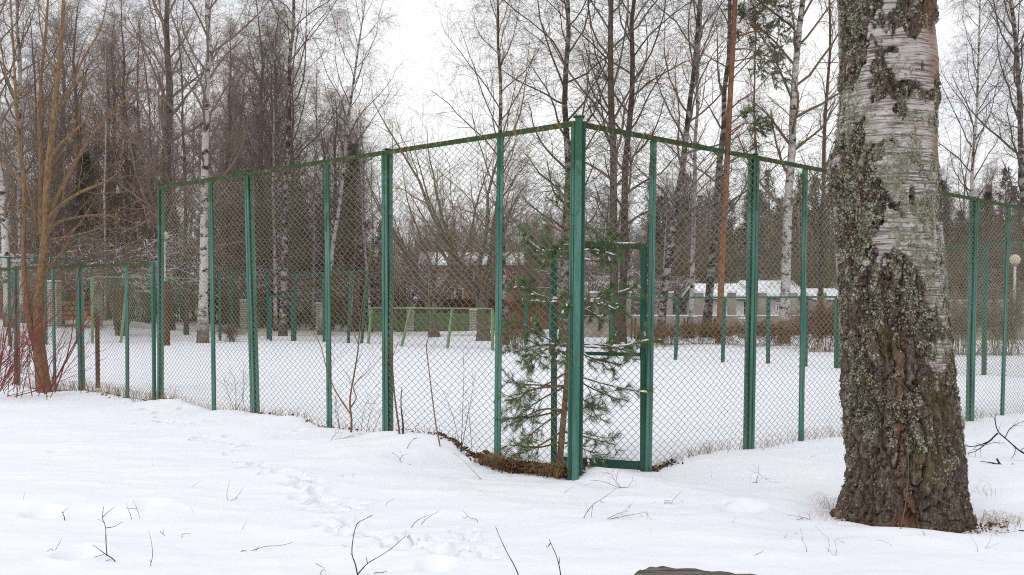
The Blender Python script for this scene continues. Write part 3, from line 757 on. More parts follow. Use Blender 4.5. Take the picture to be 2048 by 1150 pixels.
TM = {}
def template(key, seed, h, r, kind, bark, twig):
    tr, cr = make_template(seed, h, r, kind)
    TM[key] = (tr.mesh('trunk_' + key, M[bark], True), cr.mesh('crown_' + key, M[twig], False))
template('birch_a', 11, 23, 0.19, 'birch', 'birch', 'twig')
template('birch_b', 23, 21, 0.15, 'birch', 'birch', 'twig_dark')
template('birch_c', 37, 22, 0.165, 'birch', 'birch_dim', 'twig_dark')
template('alder_a', 51, 20, 0.24, 'alder', 'bark_dark', 'twig')
template('alder_b', 67, 18, 0.20, 'alder', 'bark_grey', 'twig')
template('slender_a', 71, 17, 0.10, 'slender', 'birch', 'twig')
template('slender_b', 83, 16, 0.10, 'slender', 'bark_dark', 'twig_dark')
template('spread', 97, 10.5, 0.16, 'spread', 'bark_grey', 'twig_grey')

def tree(name, label, key, px, y, py=None, px_top=None, s=1.0, sxy=1.0, rz=None, trunk=None, crown=None, cat='tree', group=None):
    """a tree whose foot is seen at column px at depth y; px_top = column of the trunk at the picture's top edge"""
    x = at(px, 600, y)[0]; z = float(ground_z(x, y)) - 0.05
    t = thing(name, label, cat, (x, y, z), group)
    lean = 0.0
    if px_top is not None:
        yp = 605 + (CAMZ - z) * F / y; lean = math.atan((px_top - px) / yp)
    rz = RNG.uniform(0, 6.28) if rz is None else rz
    # lean in the picture plane, then spin about the trunk
    from mathutils import Matrix
    t.matrix_basis = Matrix.Translation((x, y, z)) @ Matrix.Rotation(lean, 4, 'Y') @ Matrix.Rotation(rz, 4, 'Z') @ Matrix.Diagonal((s * sxy, s * sxy, s, 1))
    a, b = TM[key]
    for nm, me, alt in (('trunk', a, trunk), ('crown', b, crown)):
        if alt:
            k = me.name + '_' + alt
            if k not in bpy.data.meshes:
                me2 = me.copy(); me2.name = k; me2.materials[0] = M[alt]
            me = bpy.data.meshes[k]
        obj(nm, me, t)
    return t

tree('birch_tree', 'tall white birch with black marks behind the second and third left fence posts', 'birch_a', 405, 43, px_top=412, s=1.0, rz=0.6)
tree('alder_tree', 'thick dark trunked tree with dense reddish twigs left of the white birch', 'alder_a', 335, 52, px_top=345, s=1.15, rz=1.0)
tree('birch_tree', 'grey birch with white marks at its foot seen through the far doorway frame', 'birch_c', 565, 52, px_top=586, s=1.05, rz=2.2)
tree('birch_tree', 'slim birch leaning right at the edge of the open sky', 'birch_b', 640, 55, px_top=737, s=0.95, sxy=0.9, rz=3.9)
tree('birch_tree', 'white birch trunk at the very left edge of the picture', 'birch_a', 18, 46, px_top=2, s=0.95, rz=4.2)
tree('birch_tree', 'white birch trunk standing just right of the leftmost birch', 'birch_b', 47, 49, px_top=30, s=1.0, rz=2.0, trunk='birch')
tree('alder_tree', 'reddish brown straight tree halfway between the white and grey birches', 'alder_b', 517, 60, px_top=522, s=1.05, rz=0.2)
tree('alder_tree', 'brown tree left of the thick dark trunked tree', 'alder_b', 262, 62, px_top=250, s=1.05, rz=1.2)
tree('alder_tree', 'brown tree behind the ochre stemmed tree', 'alder_b', 168, 64, px_top=160, s=1.1, rz=2.9)
tree('alder_tree', 'dark tree filling the gap between ochre stems and thick dark trunk', 'alder_a', 222, 70, px_top=232, s=1.0, rz=3.3)
tree('alder_tree', 'brown tree just right of the white birch', 'alder_a', 455, 66, px_top=462, s=0.95, rz=4.4, sxy=0.9)
tree('slender_birch', 'slender white birch stem through the mesh right of the third left post', 'slender_a', 551, 57, px_top=548, s=1.0)
tree('slender_birch', 'slender pale birch stem between the fourth and fifth left posts', 'slender_a', 742, 60, px_top=700, s=0.8)
tree('slender_birch', 'slender birch beside the grey birch under its crown', 'slender_a', 625, 62, px_top=640, s=1.0)
tree('slender_tree', 'thin dark sapling tree right of the thick dark trunk', 'slender_b', 372, 50, px_top=378, s=1.0)
tree('slender_tree', 'thin dark sapling tree left of the white birch crown', 'slender_b', 295, 56, px_top=285, s=1.05)
tree('slender_tree', 'thin dark tree behind the two leftmost birches', 'slender_b', 95, 58, px_top=84, s=1.1)
tree('alder_tree', 'brown twiggy tree near the slim leaning birch', 'alder_b', 690, 70, px_top=705, s=0.78, rz=5.0)
tree('apple_tree', 'broad grey fruit tree fanning out behind the mesh left of the corner', 'spread', 968, 46, px_top=900, s=1.08, rz=0.9)
tree('shrub_tree', 'bushy bare tree between fifth left post and the broad fruit tree', 'spread', 868, 52, px_top=800, s=0.95, rz=2.6, crown='twig')
tree('birch_tree', 'birch with dark thick foot rising above the mullion nearest the corner', 'birch_b', 1012, 39, px_top=985, s=0.80, sxy=0.9, rz=1.3, trunk='birch_dim')
tree('birch_tree', 'crooked limbed birch rising directly left of the corner post', 'birch_c', 1128, 40, px_top=1141, s=0.9, sxy=1.1, rz=0.4)
tree('dark_birch', 'left one of two close dark trunks right of the corner post', 'birch_c', 1229, 39, px_top=1221, s=1.0, rz=5.2, trunk='bark_dark', group='pair of dark trunks')
tree('dark_birch', 'right one of two close dark trunks right of the corner post', 'birch_c', 1243, 41, px_top=1260, s=0.95, rz=3.0, trunk='bark_dark', group='pair of dark trunks')
tree('birch_tree', 'birch leaning right with two leaders above the first right mullion', 'birch_b', 1318, 40, px_top=1392, s=0.95, rz=2.4, trunk='birch_dim')
tree('slender_birch', 'slender birch behind the far low fence left of the orange pine', 'slender_a', 1382, 46, px_top=1398, s=1.1)
tree('birch_tree', 'slim birch leaning right just left of the orange pine', 'slender_a', 1412, 48, px_top=1460, s=1.25, sxy=1.5, trunk='birch_dim')
tree('birch_tree', 'tall white birch right of the orange pine', 'birch_a', 1568, 40, px_top=1592, s=1.0, rz=1.9, crown='twig_grey')
tree('slender_tree', 'thin dark tree between white birch and big near birch', 'slender_b', 1640, 46, px_top=1648, s=1.15)
tree('slender_tree', 'thin brown tree behind the orange pine needles', 'slender_b', 1512, 58, px_top=1520, s=1.15)
tree('birch_tree', 'thin birch with upswept branches right of the big near birch', 'birch_b', 1936, 52, px_top=1950, s=0.92, sxy=0.85, rz=0.1)
tree('birch_tree', 'leaning grey birch at the right edge of the picture', 'birch_c', 2066, 40, px_top=2016, s=0.9, rz=4.0)

# ------------------------------------------------------------------ conifers
def needle_tufts(rng, P0, D, n, length, spread, width, out=None):
    """n needles round every shoot start P0 (N,3) along D (N,3): thin three-sided spikes"""
    N = len(P0); m = N * n; idx = np.repeat(np.arange(N), n)
    d = unit(D)[idx]; ref = np.where(np.abs(d[:, 2:3]) > 0.9, [[1.0, 0, 0]], [[0, 0, 1.0]])
    A = unit(np.cross(d, ref)); B = np.cross(d, A); ph = rng.uniform(0, 6.283, m)
    rad = A * np.cos(ph)[:, None] + B * np.sin(ph)[:, None]
    s = rng.random(m)[:, None] * np.linalg.norm(D, axis=1)[idx][:, None]
    base = P0[idx] + d * s
    sp = spread * rng.uniform(0.6, 1.3, m)[:, None]
    nd = unit(d + rad * sp); ln = (length if np.isscalar(length) else length[idx]) * rng.uniform(0.7, 1.2, m)
    tip = base + nd * np.asarray(ln)[:, None] if np.ndim(ln) else base + nd * ln
    X = unit(np.cross(nd, rng.normal(0, 1, (m, 3)))); Y = np.cross(nd, X)
    v = np.stack([base + X * width, base - X * width * 0.5 + Y * width * 0.87, base - X * width * 0.5 - Y * width * 0.87, tip], 1).reshape(-1, 3)
    i = np.arange(m)[:, None] * 4
    f = np.concatenate([i + [[0, 1, 3]], i + [[1, 2, 3]], i + [[2, 0, 3]]])
    return v, f

def spruce_template(seed, h, rbase, needle, key, dens=1.0, trunkm='bark_dark', low=0.05):
    rng = np.random.default_rng(seed); tr = MB(); cr = MB()
    P, R = trunk_line(rng, h, 12, 0.02, 0.16, 0.01); tr.tubes(P, R, 7)
    C1, R1 = grow(rng, P, R, int(95 * dens), low, 0.985, lambda t, l: rbase * (1.02 - t) ** 0.8 + 0.15, lambda t: 1.75 - 0.9 * t, 5, grav=0.06, wig=0.06, ratio=0.2, rmin=0.01)
    cr.tubes(C1, R1, 3)
    C2, R2 = grow(rng, C1, R1, 10, 0.12, 1.0, lambda t, l: 0.15 + l * 0.3 * (1.1 - 0.7 * t), 0.85, 3, grav=-0.12, wig=0.1, ratio=0.5, rmin=0.006)
    a, b = C2[:, 0], C2[:, -1]
    v, f = needle_tufts(rng, a, b - a, 7, 0.24, 0.8, 0.022); cr.add(v, f)
    TM[key] = (tr.mesh('trunk_' + key, M[trunkm], True), cr.mesh('crown_' + key, M[needle]))
spruce_template(5, 12, 2.6, 'needle_dark', 'spruce')
spruce_template(6, 13, 2.2, 'needle_far', 'spruce_far', 0.8)
spruce_template(8, 11, 1.5, 'needle_brown', 'thuja', 1.0)

tree('spruce_tree', 'dark spruce in the woods behind the ochre stemmed tree', 'spruce', 172, 58, s=0.78, rz=1)
tree('spruce_tree', 'dark spruce seen through the mesh right of the fourth left post', 'spruce', 690, 72, s=0.85, rz=2)
tree('spruce_tree', 'dark spruce seen through the mesh left of the fourth left post', 'spruce', 600, 76, s=0.8, rz=3)
tree('spruce_tree', 'brownish narrow conifer under the slim leaning birch', 'thuja', 712, 62, s=1.02, rz=0.5, sxy=0.9)
tree('spruce_tree', 'dark green spruce left of the leaning two leader birch', 'spruce_far', 1318, 84, s=0.76, rz=0.5)
tree('spruce_tree', 'dark green spruce behind the leaning slim birch', 'spruce', 1368, 88, s=0.78, rz=1.5)
tree('spruce_tree', 'dark green spruce right of the orange pine trunk', 'spruce_far', 1492, 86, s=0.66, rz=4.5)
tree('spruce_tree', 'dark green spruce close to the big near birch at its left', 'spruce_far', 1640, 84, s=0.7, rz=2.5)
tree('spruce_tree', 'grey green conifer just right of the big near birch', 'spruce_far', 1885, 70, s=0.76, sxy=1.3, rz=2.5)
tree('spruce_tree', 'grey green conifer behind the thin upswept birch', 'spruce_far', 1968, 66, s=0.66, sxy=1.4, rz=5.5)
tree('spruce_tree', 'grey green conifer at the right edge behind the far tall fence', 'spruce_far', 2060, 70, s=0.72, sxy=1.3, rz=3.5)
tree('spruce_tree', 'small far spruce just left of the corner post', 'spruce_far', 1098, 92, s=0.60, rz=3.0)

def smooth_line(pts, n):
    """Catmull-Rom through pts, n samples"""
    p = np.asarray(pts, float); p = np.concatenate([[2 * p[0] - p[1]], p, [2 * p[-1] - p[-2]]])
    t = np.linspace(0, len(pts) - 1 - 1e-6, n); i = t.astype(int); f = (t - i)[:, None]
    a, b, c, d = p[i], p[i + 1], p[i + 2], p[i + 3]
    return 0.5 * (2 * b + (c - a) * f + (2 * a - 5 * b + 4 * c - d) * f ** 2 + (3 * b - a - 3 * c + d) * f ** 3)

def px_line(pts, y, n=None, dy=0.0):
    """polyline from photo pixels on an upright sheet at depth y (dy = depth change towards the tip)"""
    k = len(pts); q = [at(p[0], p[1], y + dy * i / max(k - 1, 1)) for i, p in enumerate(pts)]
    return smooth_line(q, n or 4 * k)

def orange_pine():
    rng = np.random.default_rng(15); y = 40
    t = thing('pine_tree', 'tall straight pine with orange bark and green needles at the top', 'tree', (*at(1438, 690, y)[:2], -0.05))
    L = px_line([(1438, 692), (1441, 600), (1446, 480), (1452, 370), (1459, 220), (1466, 90), (1470, 0), (1474, -90), (1476, -160)], y, 40)
    R = np.interp(L[:, 2], [0, 1, 14, 19], [0.17, 0.125, 0.09, 0.04]); tr = MB(); tr.tubes(L, R, 10); part('trunk', tr, M['bark_pine'], t, True)
    br = MB(); nd = MB(); Z = L[:, 2]
    def limb(pz, tip, r, ntuft, spread):
        j = np.argmin(np.abs(Z - pz)); p0 = L[j]; p2 = np.array(tip); mid = (p0 + p2) / 2 + (0, 0, 0.35)
        c = smooth_line([p0, mid, p2], 10); br.tubes(c, np.linspace(r, 0.012, 10), 5)
        C, RR = grow(rng, c[None], np.linspace(r, 0.012, 10)[None], ntuft, 0.35, 1.0, spread, 0.9, 5, grav=0.05, wig=0.2, ratio=0.4, rmin=0.006)
        br.tubes(C, RR, 3)
        C2, R2 = grow(rng, C, RR, 6, 0.35, 1.0, 0.35, 0.7, 3, grav=0.08, wig=0.2, ratio=0.5, rmin=0.004); br.tubes(C2, R2, 3)
        v, f = needle_tufts(rng, C2[:, 0], C2[:, -1] - C2[:, 0], 26, 0.15, 0.75, 0.009); nd.add(v, f)
    # limbs reach to the right, as seen in the photograph
    for (px, py), r, n, s in [((1560, 25), 0.05, 16, 0.9), ((1568, 85), 0.045, 14, 0.8), ((1520, 20), 0.04, 12, 0.8), ((1566, 150), 0.03, 9, 0.55), ((1545, 140), 0.03, 9, 0.55), ((1535, 262), 0.028, 8, 0.5), ((1512, 270), 0.02, 5, 0.5),
                              ((1500, 60), 0.03, 9, 0.6), ((1380, -60), 0.04, 12, 0.8), ((1550, -50), 0.05, 16, 1.0), ((1430, -110), 0.04, 14, 0.9)]:
        tip = at(px, py, y + rng.uniform(-1.6, 1.6)); limb(tip[2] + rng.uniform(-0.2, 0.9), tip, r, n, s)
    for k in range(26):     # crown above the frame
        zz = rng.uniform(14.5, 16.8); a = rng.uniform(0, 6.28); j = np.argmin(np.abs(Z - zz)); ln = rng.uniform(1.2, 2.6)
        limb(zz, L[j] + np.array((math.cos(a) * ln, math.sin(a) * ln, rng.uniform(0.2, 0.9))), 0.04, 10, 0.8)
    part('limbs', br, M['bark_pine'], t); o = part('needles', nd, M['needle'], t); o['kind'] = 'stuff'
orange_pine()

def little_pine():
    rng = np.random.default_rng(21); y = 9.74
    t = thing('young_pine', 'snow dusted young pine growing behind the corner post', 'tree', (*at(1118, 940, y)[:2], 0.0))
    L = px_line([(1116, 962), (1123, 880), (1131, 790), (1138, 680), (1141, 590), (1140, 500), (1134, 430), (1130, 385)], y, 30)
    R = np.linspace(0.034, 0.006, 30); tr = MB(); tr.tubes(L, R, 8); part('trunk', tr, M['bark_ochre'], t, True)
    br = MB(); nd = MB(); sn = MB(); Z = L[:, 2]
    # whorls: photo pixel of every branch: start, middle, tip; depth of tip; snow
    B = [((1138, 520), (1100, 510), (1048, 478), -.05, 1), ((1138, 525), (1195, 520), (1222, 480), .1, 1), ((1139, 510), (1180, 500), (1232, 512), -.25, 1), ((1138, 520), (1110, 500), (1085, 512), .4, 1), ((1138, 515), (1120, 500), (1108, 495), -.4, 0),
         ((1140, 610), (1090, 595), (1038, 573), -.1, 1), ((1140, 612), (1200, 598), (1268, 575), .05, 1), ((1140, 612), (1190, 605), (1240, 622), -.3, 1), ((1140, 610), (1100, 605), (1050, 602), .35, 1), ((1140, 615), (1170, 620), (1205, 640), .5, 1), ((1140, 600), (1150, 600), (1130, 610), -.45, 1),
         ((1137, 690), (1090, 675), (1040, 645), -.1, 1), ((1137, 700), (1200, 690), (1270, 705), .15, 1), ((1137, 690), (1220, 695), (1304, 680), -.1, 1), ((1137, 695), (1080, 690), (1028, 705), .3, 1), ((1137, 700), (1180, 715), (1245, 730), .35, 1), ((1137, 700), (1120, 690), (1100, 720), -.4, 1), ((1137, 700), (1090, 700), (1050, 730), -.3, 0),
         ((1134, 755), (1080, 775), (1020, 792), -.1, 0), ((1134, 752), (1210, 768), (1296, 787), .05, 1), ((1134, 760), (1070, 770), (1012, 765), .25, 0), ((1134, 760), (1080, 800), (1040, 830), .1, 0), ((1134, 755), (1180, 775), (1240, 800), .3, 0), ((1134, 760), (1060, 780), (1030, 810), -.3, 0),
         ((1130, 815), (1080, 820), (1020, 850), .1, 0), ((1130, 815), (1170, 800), (1195, 838), .1, 0), ((1129, 830), (1085, 850), (1050, 880), -.2, 0), ((1129, 830), (1060, 835), (1008, 838), .3, 0), ((1129, 820), (1160, 820), (1185, 805), -.2, 0),
         ((1125, 870), (1080, 890), (1030, 912), .05, 0), ((1125, 870), (1175, 875), (1232, 890), .15, 1), ((1125, 880), (1160, 895), (1205, 915), .0, 1), ((1125, 880), (1075, 895), (1020, 890), .25, 0),
         ((1134, 470), (1110, 455), (1092, 452), .1, 0), ((1134, 470), (1165, 455), (1190, 462), -.1, 0), ((1132, 430), (1118, 415), (1112, 402), .05, 0), ((1132, 430), (1148, 418), (1152, 405), .1, 0), ((1131, 400), (1130, 385), (1129, 372), .0, 0)]
    for p0, pm_, p1, dy, snow in B:
        q0 = at(*p0, y); q0 = L[np.argmin(np.abs(Z - q0[2]))]; dd = dy * 1.0
        c = smooth_line([q0, at(*pm_, y + dd * 0.5), at(*p1, y + dd)], 10)
        rr = np.linspace(0.011, 0.004, 10); br.tubes(c, rr, 5)
        C, RR = grow(rng, c[None], rr[None], 8, 0.38, 1.0, 0.15, 0.75, 4, grav=0.05 if snow else -0.06, wig=0.15, ratio=0.6, rmin=0.0025); br.tubes(C, RR, 4)
        C2, R2 = grow(rng, C, RR, 2, 0.3, 0.9, 0.08, 0.7, 3, grav=0.03, wig=0.15, ratio=0.7, rmin=0.002); br.tubes(C2, R2, 3)
        a = np.concatenate([C[:, 1], C2[:, 0], c[6:9]]); b = np.concatenate([C[:, -1], C2[:, -1], c[7:10]])
        v, f = needle_tufts(rng, a, b - a, 22 if p0[1] > 740 else (14 if p0[1] < 480 else 44), 0.066, 0.85, 0.0015); nd.add(v, f)
        if snow:
            cf = smooth_line(c, 34) + (0, 0, 0.005); k = 6
            while k < 32:
                m_ = int(rng.integers(3, 9)); seg = cf[k:min(k + m_, 34)]
                if len(seg) >= 3: ridge(sn, seg + rng.normal(0, 0.002, seg.shape), rng.uniform(0.018, 0.034), rng.uniform(0.012, 0.026))
                k += m_ + int(rng.integers(0, 4))
            for cc in C:
                if rng.random() < 0.6:
                    q = smooth_line(cc[1:], 8) + (0, 0, 0.010); a_ = int(rng.integers(0, 4)); ridge(sn, q[a_:a_ + 4] + rng.normal(0, 0.003, (len(q[a_:a_ + 4]), 3)), rng.uniform(0.012, 0.03), rng.uniform(0.008, 0.016))
    part('branches', br, M['bark_ochre'], t); part('needles', nd, M['needle_young'], t, kind='stuff'); part('snow_load', sn, M['snow_cap'], t, True, kind='stuff')
little_pine()

# ------------------------------------------------------------------ the old birch at right
def old_birch():
    rng = np.random.default_rng(31); y0 = BIRCH[1]
    Le = [(-60, 1676), (0, 1677), (100, 1680), (200, 1684), (290, 1677), (335, 1668), (380, 1674), (420, 1671), (470, 1675), (560, 1682), (700, 1690), (800, 1694), (900, 1702), (960, 1701), (1000, 1693), (1030, 1684), (1060, 1676)]
    Re = [(-60, 1860), (0, 1863), (60, 1862), (130, 1870), (220, 1871), (300, 1870), (400, 1876), (500, 1884), (600, 1893), (700, 1904), (800, 1918), (850, 1926), (900, 1931), (960, 1936), (1000, 1945), (1030, 1954), (1060, 1962)]
    nth, nz = 420, 760
    zt = at(0, -60, y0)[2]; z = np.linspace(-0.25, zt, nz)
    pyz = np.array([CY - F * ((y0) * math.sin(TH) + (zz - CAMZ) * math.cos(TH)) / (y0 * math.cos(TH) - (zz - CAMZ) * math.sin(TH)) for zz in z])
    l = np.interp(pyz, *zip(*Le)); r = np.interp(pyz, *zip(*Re)); k = y0 / F * 0.995
    cx = ((l + r) / 2 - CX) * k; rad = (r - l) / 2 * k
    th = np.linspace(0, 2 * math.pi, nth, endpoint=False)      # th = -pi/2 faces the camera
    T, Z = np.meshgrid(th, z); Rr = rad[:, None] * np.ones_like(T); c3 = (np.cos(T), np.sin(T))
    sx, sy = c3[0] * Rr, c3[1] * Rr
    h = np.clip(Z, 0, 9)
    flare = np.exp(-h / 0.16)
    lob = 0.03 * flare * (np.sin(T * 5 + 0.7) + 0.9 * np.sin(T * 9 + 2.0) - 0.3)
    # picture-plane position of each surface point, used to place bark zones where they are on the trunk
    px = CX + (cx[:, None] + sx) / k; py = pyz[:, None] * np.ones_like(T)
    front = np.where(c3[1] < 0.25, 1.0, 0.0)
    nA = fbm(sx * 5 + 3, sy * 5, Z * 3.2, 5); nB = fbm(sx * 14, sy * 14, Z * 9, 4)
    white = smooth(700, 430, py + 330 * nA) * smooth(1705, 1765, px + 190 * nA)
    def blob(x, y, rx, ry): return np.exp(-(((px - x) / rx) ** 2 + ((py - y) / ry) ** 2) ** 1.5)
    add = sum(blob(*b) for b in [(1852, 618, 26, 45), (1848, 688, 34, 16), (1842, 718, 26, 22), (1730, 545, 30, 40), (1800, 120, 60, 60), (1810, 270, 60, 80), (1830, 560, 28, 60), (1845, 470, 26, 40), (1790, 350, 50, 40), (1800, 470, 55, 40)])
    sub = sum(blob(*b) for b in [(1800, 30, 36, 70), (1835, 35, 22, 60), (1782, 60, 30, 45), (1770, 185, 62, 10), (1800, 205, 60, 13), (1790, 80, 18, 30), (1815, 255, 45, 12), (1765, 235, 20, 10), (1760, 120, 30, 12), (1700, 350, 28, 90), (1850, 240, 9, 70), (1853, 190, 10, 60), (1860, 430, 9, 120), (1790, 395, 8, 26), (1760, 590, 70, 60), (1795, 640, 80, 60)])
    back = 1 - front
    white = np.clip(np.where(front > 0, white * 0.92 + 0.3 * nA + add - sub * 1.1, smooth(0.6, 2.2, Z + nA)), 0, 1)
    white = smooth(0.40, 0.60, white * 0.92 + 1.0 * nB - 0.05)
    # fissured dark bark: upright plates with deep cracks
    u = np.sqrt(np.abs(1 - np.abs(fbm(sx * 11, sy * 11, Z * 2.6, 3)) * 2.6).clip(0, 1))
    crack = 1 - np.abs(vnoise(sx * 16 + 2 * nA, sy * 16, Z * 3.3 + 1.5 * nB)); crack = np.clip((crack - 0.72) / 0.28, 0, 1)
    chunk = fbm(sx * 26, sy * 26, Z * 16, 4)
    crack2 = np.clip((1 - np.abs(vnoise(sx * 30 + 3 * nB, sy * 30, Z * 9 + 2 * nA)) - 0.8) / 0.2, 0, 1)
    disp_d = 0.022 * fbm(sx * 8, sy * 8, Z * 2.2, 4) - 0.055 * crack - 0.026 * crack2 + 0.030 * chunk
    disp_w = 0.003 * fbm(sx * 4, sy * 4, Z * 50, 3) + 0.004 * nA
    scar = sum(blob(*b) for b in [(1790, 395, 7, 26), (1783, 90, 10, 26), (1851, 190, 8, 55), (1857, 255, 8, 40), (1862, 440, 7, 120)])
    D = disp_d * (1 - white) + disp_w * white + lob - 0.008 * np.clip(scar, 0, 1) * 1.0
    bul = 0.03 * blob(1672, 350, 40, 60) + 0.028 * blob(1782, 75, 22, 36)
    Rf = Rr + D + bul
    V3 = np.stack([cx[:, None] + np.cos(T) * Rf, y0 + np.sin(T) * Rf * 0.96, Z], -1)
    base = np.array((cx[0], y0, 0.0))
    jj, ii = np.meshgrid(np.arange(nz - 1), np.arange(nth), indexing='ij'); i1 = (ii + 1) % nth
    q = np.stack([jj * nth + ii, jj * nth + i1, (jj + 1) * nth + i1, (jj + 1) * nth + ii], -1).reshape(-1, 4)
    orange = np.clip(sum(blob(*b) for b in [(1782, 1005, 14, 30), (1775, 1028, 26, 12), (1766, 760, 6, 60), (1770, 830, 6, 60), (1835, 60, 18, 60), (1838, 150, 22, 26), (1852, 220, 7, 60), (1772, 680, 7, 40), (1850, 300, 14, 30), (1770, 900, 6, 70)]) + 0.5 * nB, 0, 1)
    moss = np.clip(sum(blob(*b) for b in [(1850, 800, 30, 70), (1700, 470, 14, 40), (1740, 675, 30, 40), (1820, 900, 30, 40)]) * 0.8 + 0.5 * nB, 0, 1)
    # material
    t = NT('old_birch_bark'); vv = t.coord('Object')
    fn = t.noise(t.coord('Object', (1, 1, 0.3)), 55, 8, 0.8)
    dark = t.mix(t.ramp(fn, [(0.40, 0.0), (0.62, 1.0)]), (0.024, 0.017, 0.013), (0.22, 0.17, 0.135))
    gr = t.noise(vv, 16, 5, 0.7); dark = t.mix(t.ramp(gr, [(0.55, 0.0), (0.7, 0.55)]), dark, (0.25, 0.22, 0.19))
    dark = t.mix(t.math('MULTIPLY', t.attr('moss'), t.ramp(gr, [(0.35, 0.15), (0.6, 0.85)])), dark, (0.10, 0.085, 0.025))
    dark = t.mix(t.math('MULTIPLY', t.attr('orange'), 0.55), dark, (0.20, 0.095, 0.05))
    st = t.noise(t.coord('Object', (4, 4, 85)), 1.0, 6, 0.7)
    wh = t.mix(t.ramp(st, [(0.48, 0.0), (0.56, 1.0)]), (0.53, 0.51, 0.475), (0.12, 0.085, 0.068))
    wn = t.noise(vv, 9, 4); wh = t.mix(t.ramp(wn, [(0.4, 0.0), (0.7, 0.5)]), wh, (0.33, 0.29, 0.255))
    wh = t.mix(t.math('MULTIPLY', t.attr('orange'), 0.7), wh, (0.22, 0.085, 0.055))
    c = t.mix(t.attr('white'), dark, wh); t.bump(t.mix(t.attr('white'), fn, st), 0.9, 0.02)
    mat = t.done(c, 0.9, 0.2)
    th_ = thing('old_birch', 'massive old birch trunk crusted with grey green lichen in the right foreground', 'tree', base)
    me = mesh_np('trunk', V3 - base, [q], mat, True)
    for nm, arr in (('white', white), ('orange', orange * (front > 0)), ('moss', moss * (front > 0))):
        a_ = me.attributes.new(nm, 'FLOAT', 'POINT'); a_.data.foreach_set('value', arr.ravel().astype(np.float32))
    obj('trunk', me, th_)
    # lichen: leafy rosettes standing off the bark
    lic = np.clip(0.42 + 4.2 * fbm(sx * 12 + 9, sy * 12, Z * 9, 5), 0, 1) ** 1.5
    zone = np.interp(py, [-60, 150, 350, 480, 640, 760, 900, 980, 1040], [0.7, 0.7, 0.9, 1.0, 1.1, 0.9, 0.85, 0.3, 0.05])
    leftcol = smooth(1745, 1700, px) * smooth(560, 420, py) * 0.9
    spots = sum(blob(*b) for b in [(1800, 205, 60, 12), (1810, 255, 46, 14), (1770, 330, 40, 50), (1790, 440, 60, 40), (1815, 500, 50, 35), (1830, 620, 60, 70), (1790, 560, 40, 60), (1720, 400, 40, 60), (1700, 280, 22, 90), (1830, 420, 20, 30), (1760, 155, 26, 16), (1840, 390, 20, 60)])
    bare = np.clip(sum(blob(*b) for b in [(1740, 680, 32, 60), (1855, 820, 34, 70), (1800, 730, 16, 60), (1770, 1000, 60, 40), (1745, 950, 25, 60), (1812, 960, 60, 60)]), 0, 1)
    prob = np.where(white > 0.5, np.clip(spots, 0, 1) * (0.25 + lic) * 1.1 + lic * 0.20 * smooth(100, 500, py), zone * lic + leftcol * 0.7 + np.clip(spots, 0, 1) * 0.5) * (1 - 0.85 * bare)
    prob = np.clip(prob, 0, 1) * np.where(front > 0, 1, 0.5) * (pyz[:, None] < 1035)
    Nm = np.cross(np.gradient(V3, axis=1), np.gradient(V3, axis=0)); Nm = unit(Nm); Nm = np.where((Nm[..., 0:1] * np.cos(T)[..., None] + Nm[..., 1:2] * np.sin(T)[..., None]) < 0, -Nm, Nm)
    n = 210000; ji = rng.integers(2, nz - 2, n); ti = rng.integers(0, nth, n); keep = rng.random(n) < prob[ji, ti] * 0.6
    ji, ti = ji[keep], ti[keep]; p = V3[ji, ti]; nn = Nm[ji, ti]; m = len(p)
    tx = unit(np.cross(nn, rng.normal(0, 1, (m, 3)))); ty = np.cross(nn, tx); s = (0.0035 + 0.0085 * rng.random(m) ** 2.0)[:, None]
    ctr = p + nn * 0.002
    ang = np.arange(5) * 2 * math.pi / 5
    rim = [ctr + (tx * math.cos(a) + ty * math.sin(a)) * s * rng.uniform(0.6, 1.25, (m, 1)) + nn * s * rng.uniform(0.1, 1.0, (m, 1)) for a in ang]
    v = np.stack([ctr] + rim, 1).reshape(-1, 3); i = np.arange(m)[:, None] * 6
    f = np.concatenate([i + [[0, 1 + k_, 1 + (k_ + 1) % 5]] for k_ in range(5)])
    me = mesh_np('lichen', v - base, [f], M['lichen']); o = obj('lichen', me, th_); o['kind'] = 'stuff'
    # upper trunk and crown above the frame
    up = MB(); zz = np.linspace(zt - 0.02, 17, 12); P = np.stack([np.interp(zz, [zt, 17], [cx[-1], cx[-1] + 0.5]), np.full(12, y0), zz], -1)
    up.tubes(P, np.interp(zz, [zt, 17], [rad[-1] * 1.0, 0.05]), 14); part('upper_trunk', up, mat, th_, True)
    o = obj('crown', TM['birch_b'][1], th_, Vector((cx[-1], y0, 3.5)) - Vector(base)); o.scale = (0.9, 0.9, 0.75)
    return base, rad
OB = old_birch()

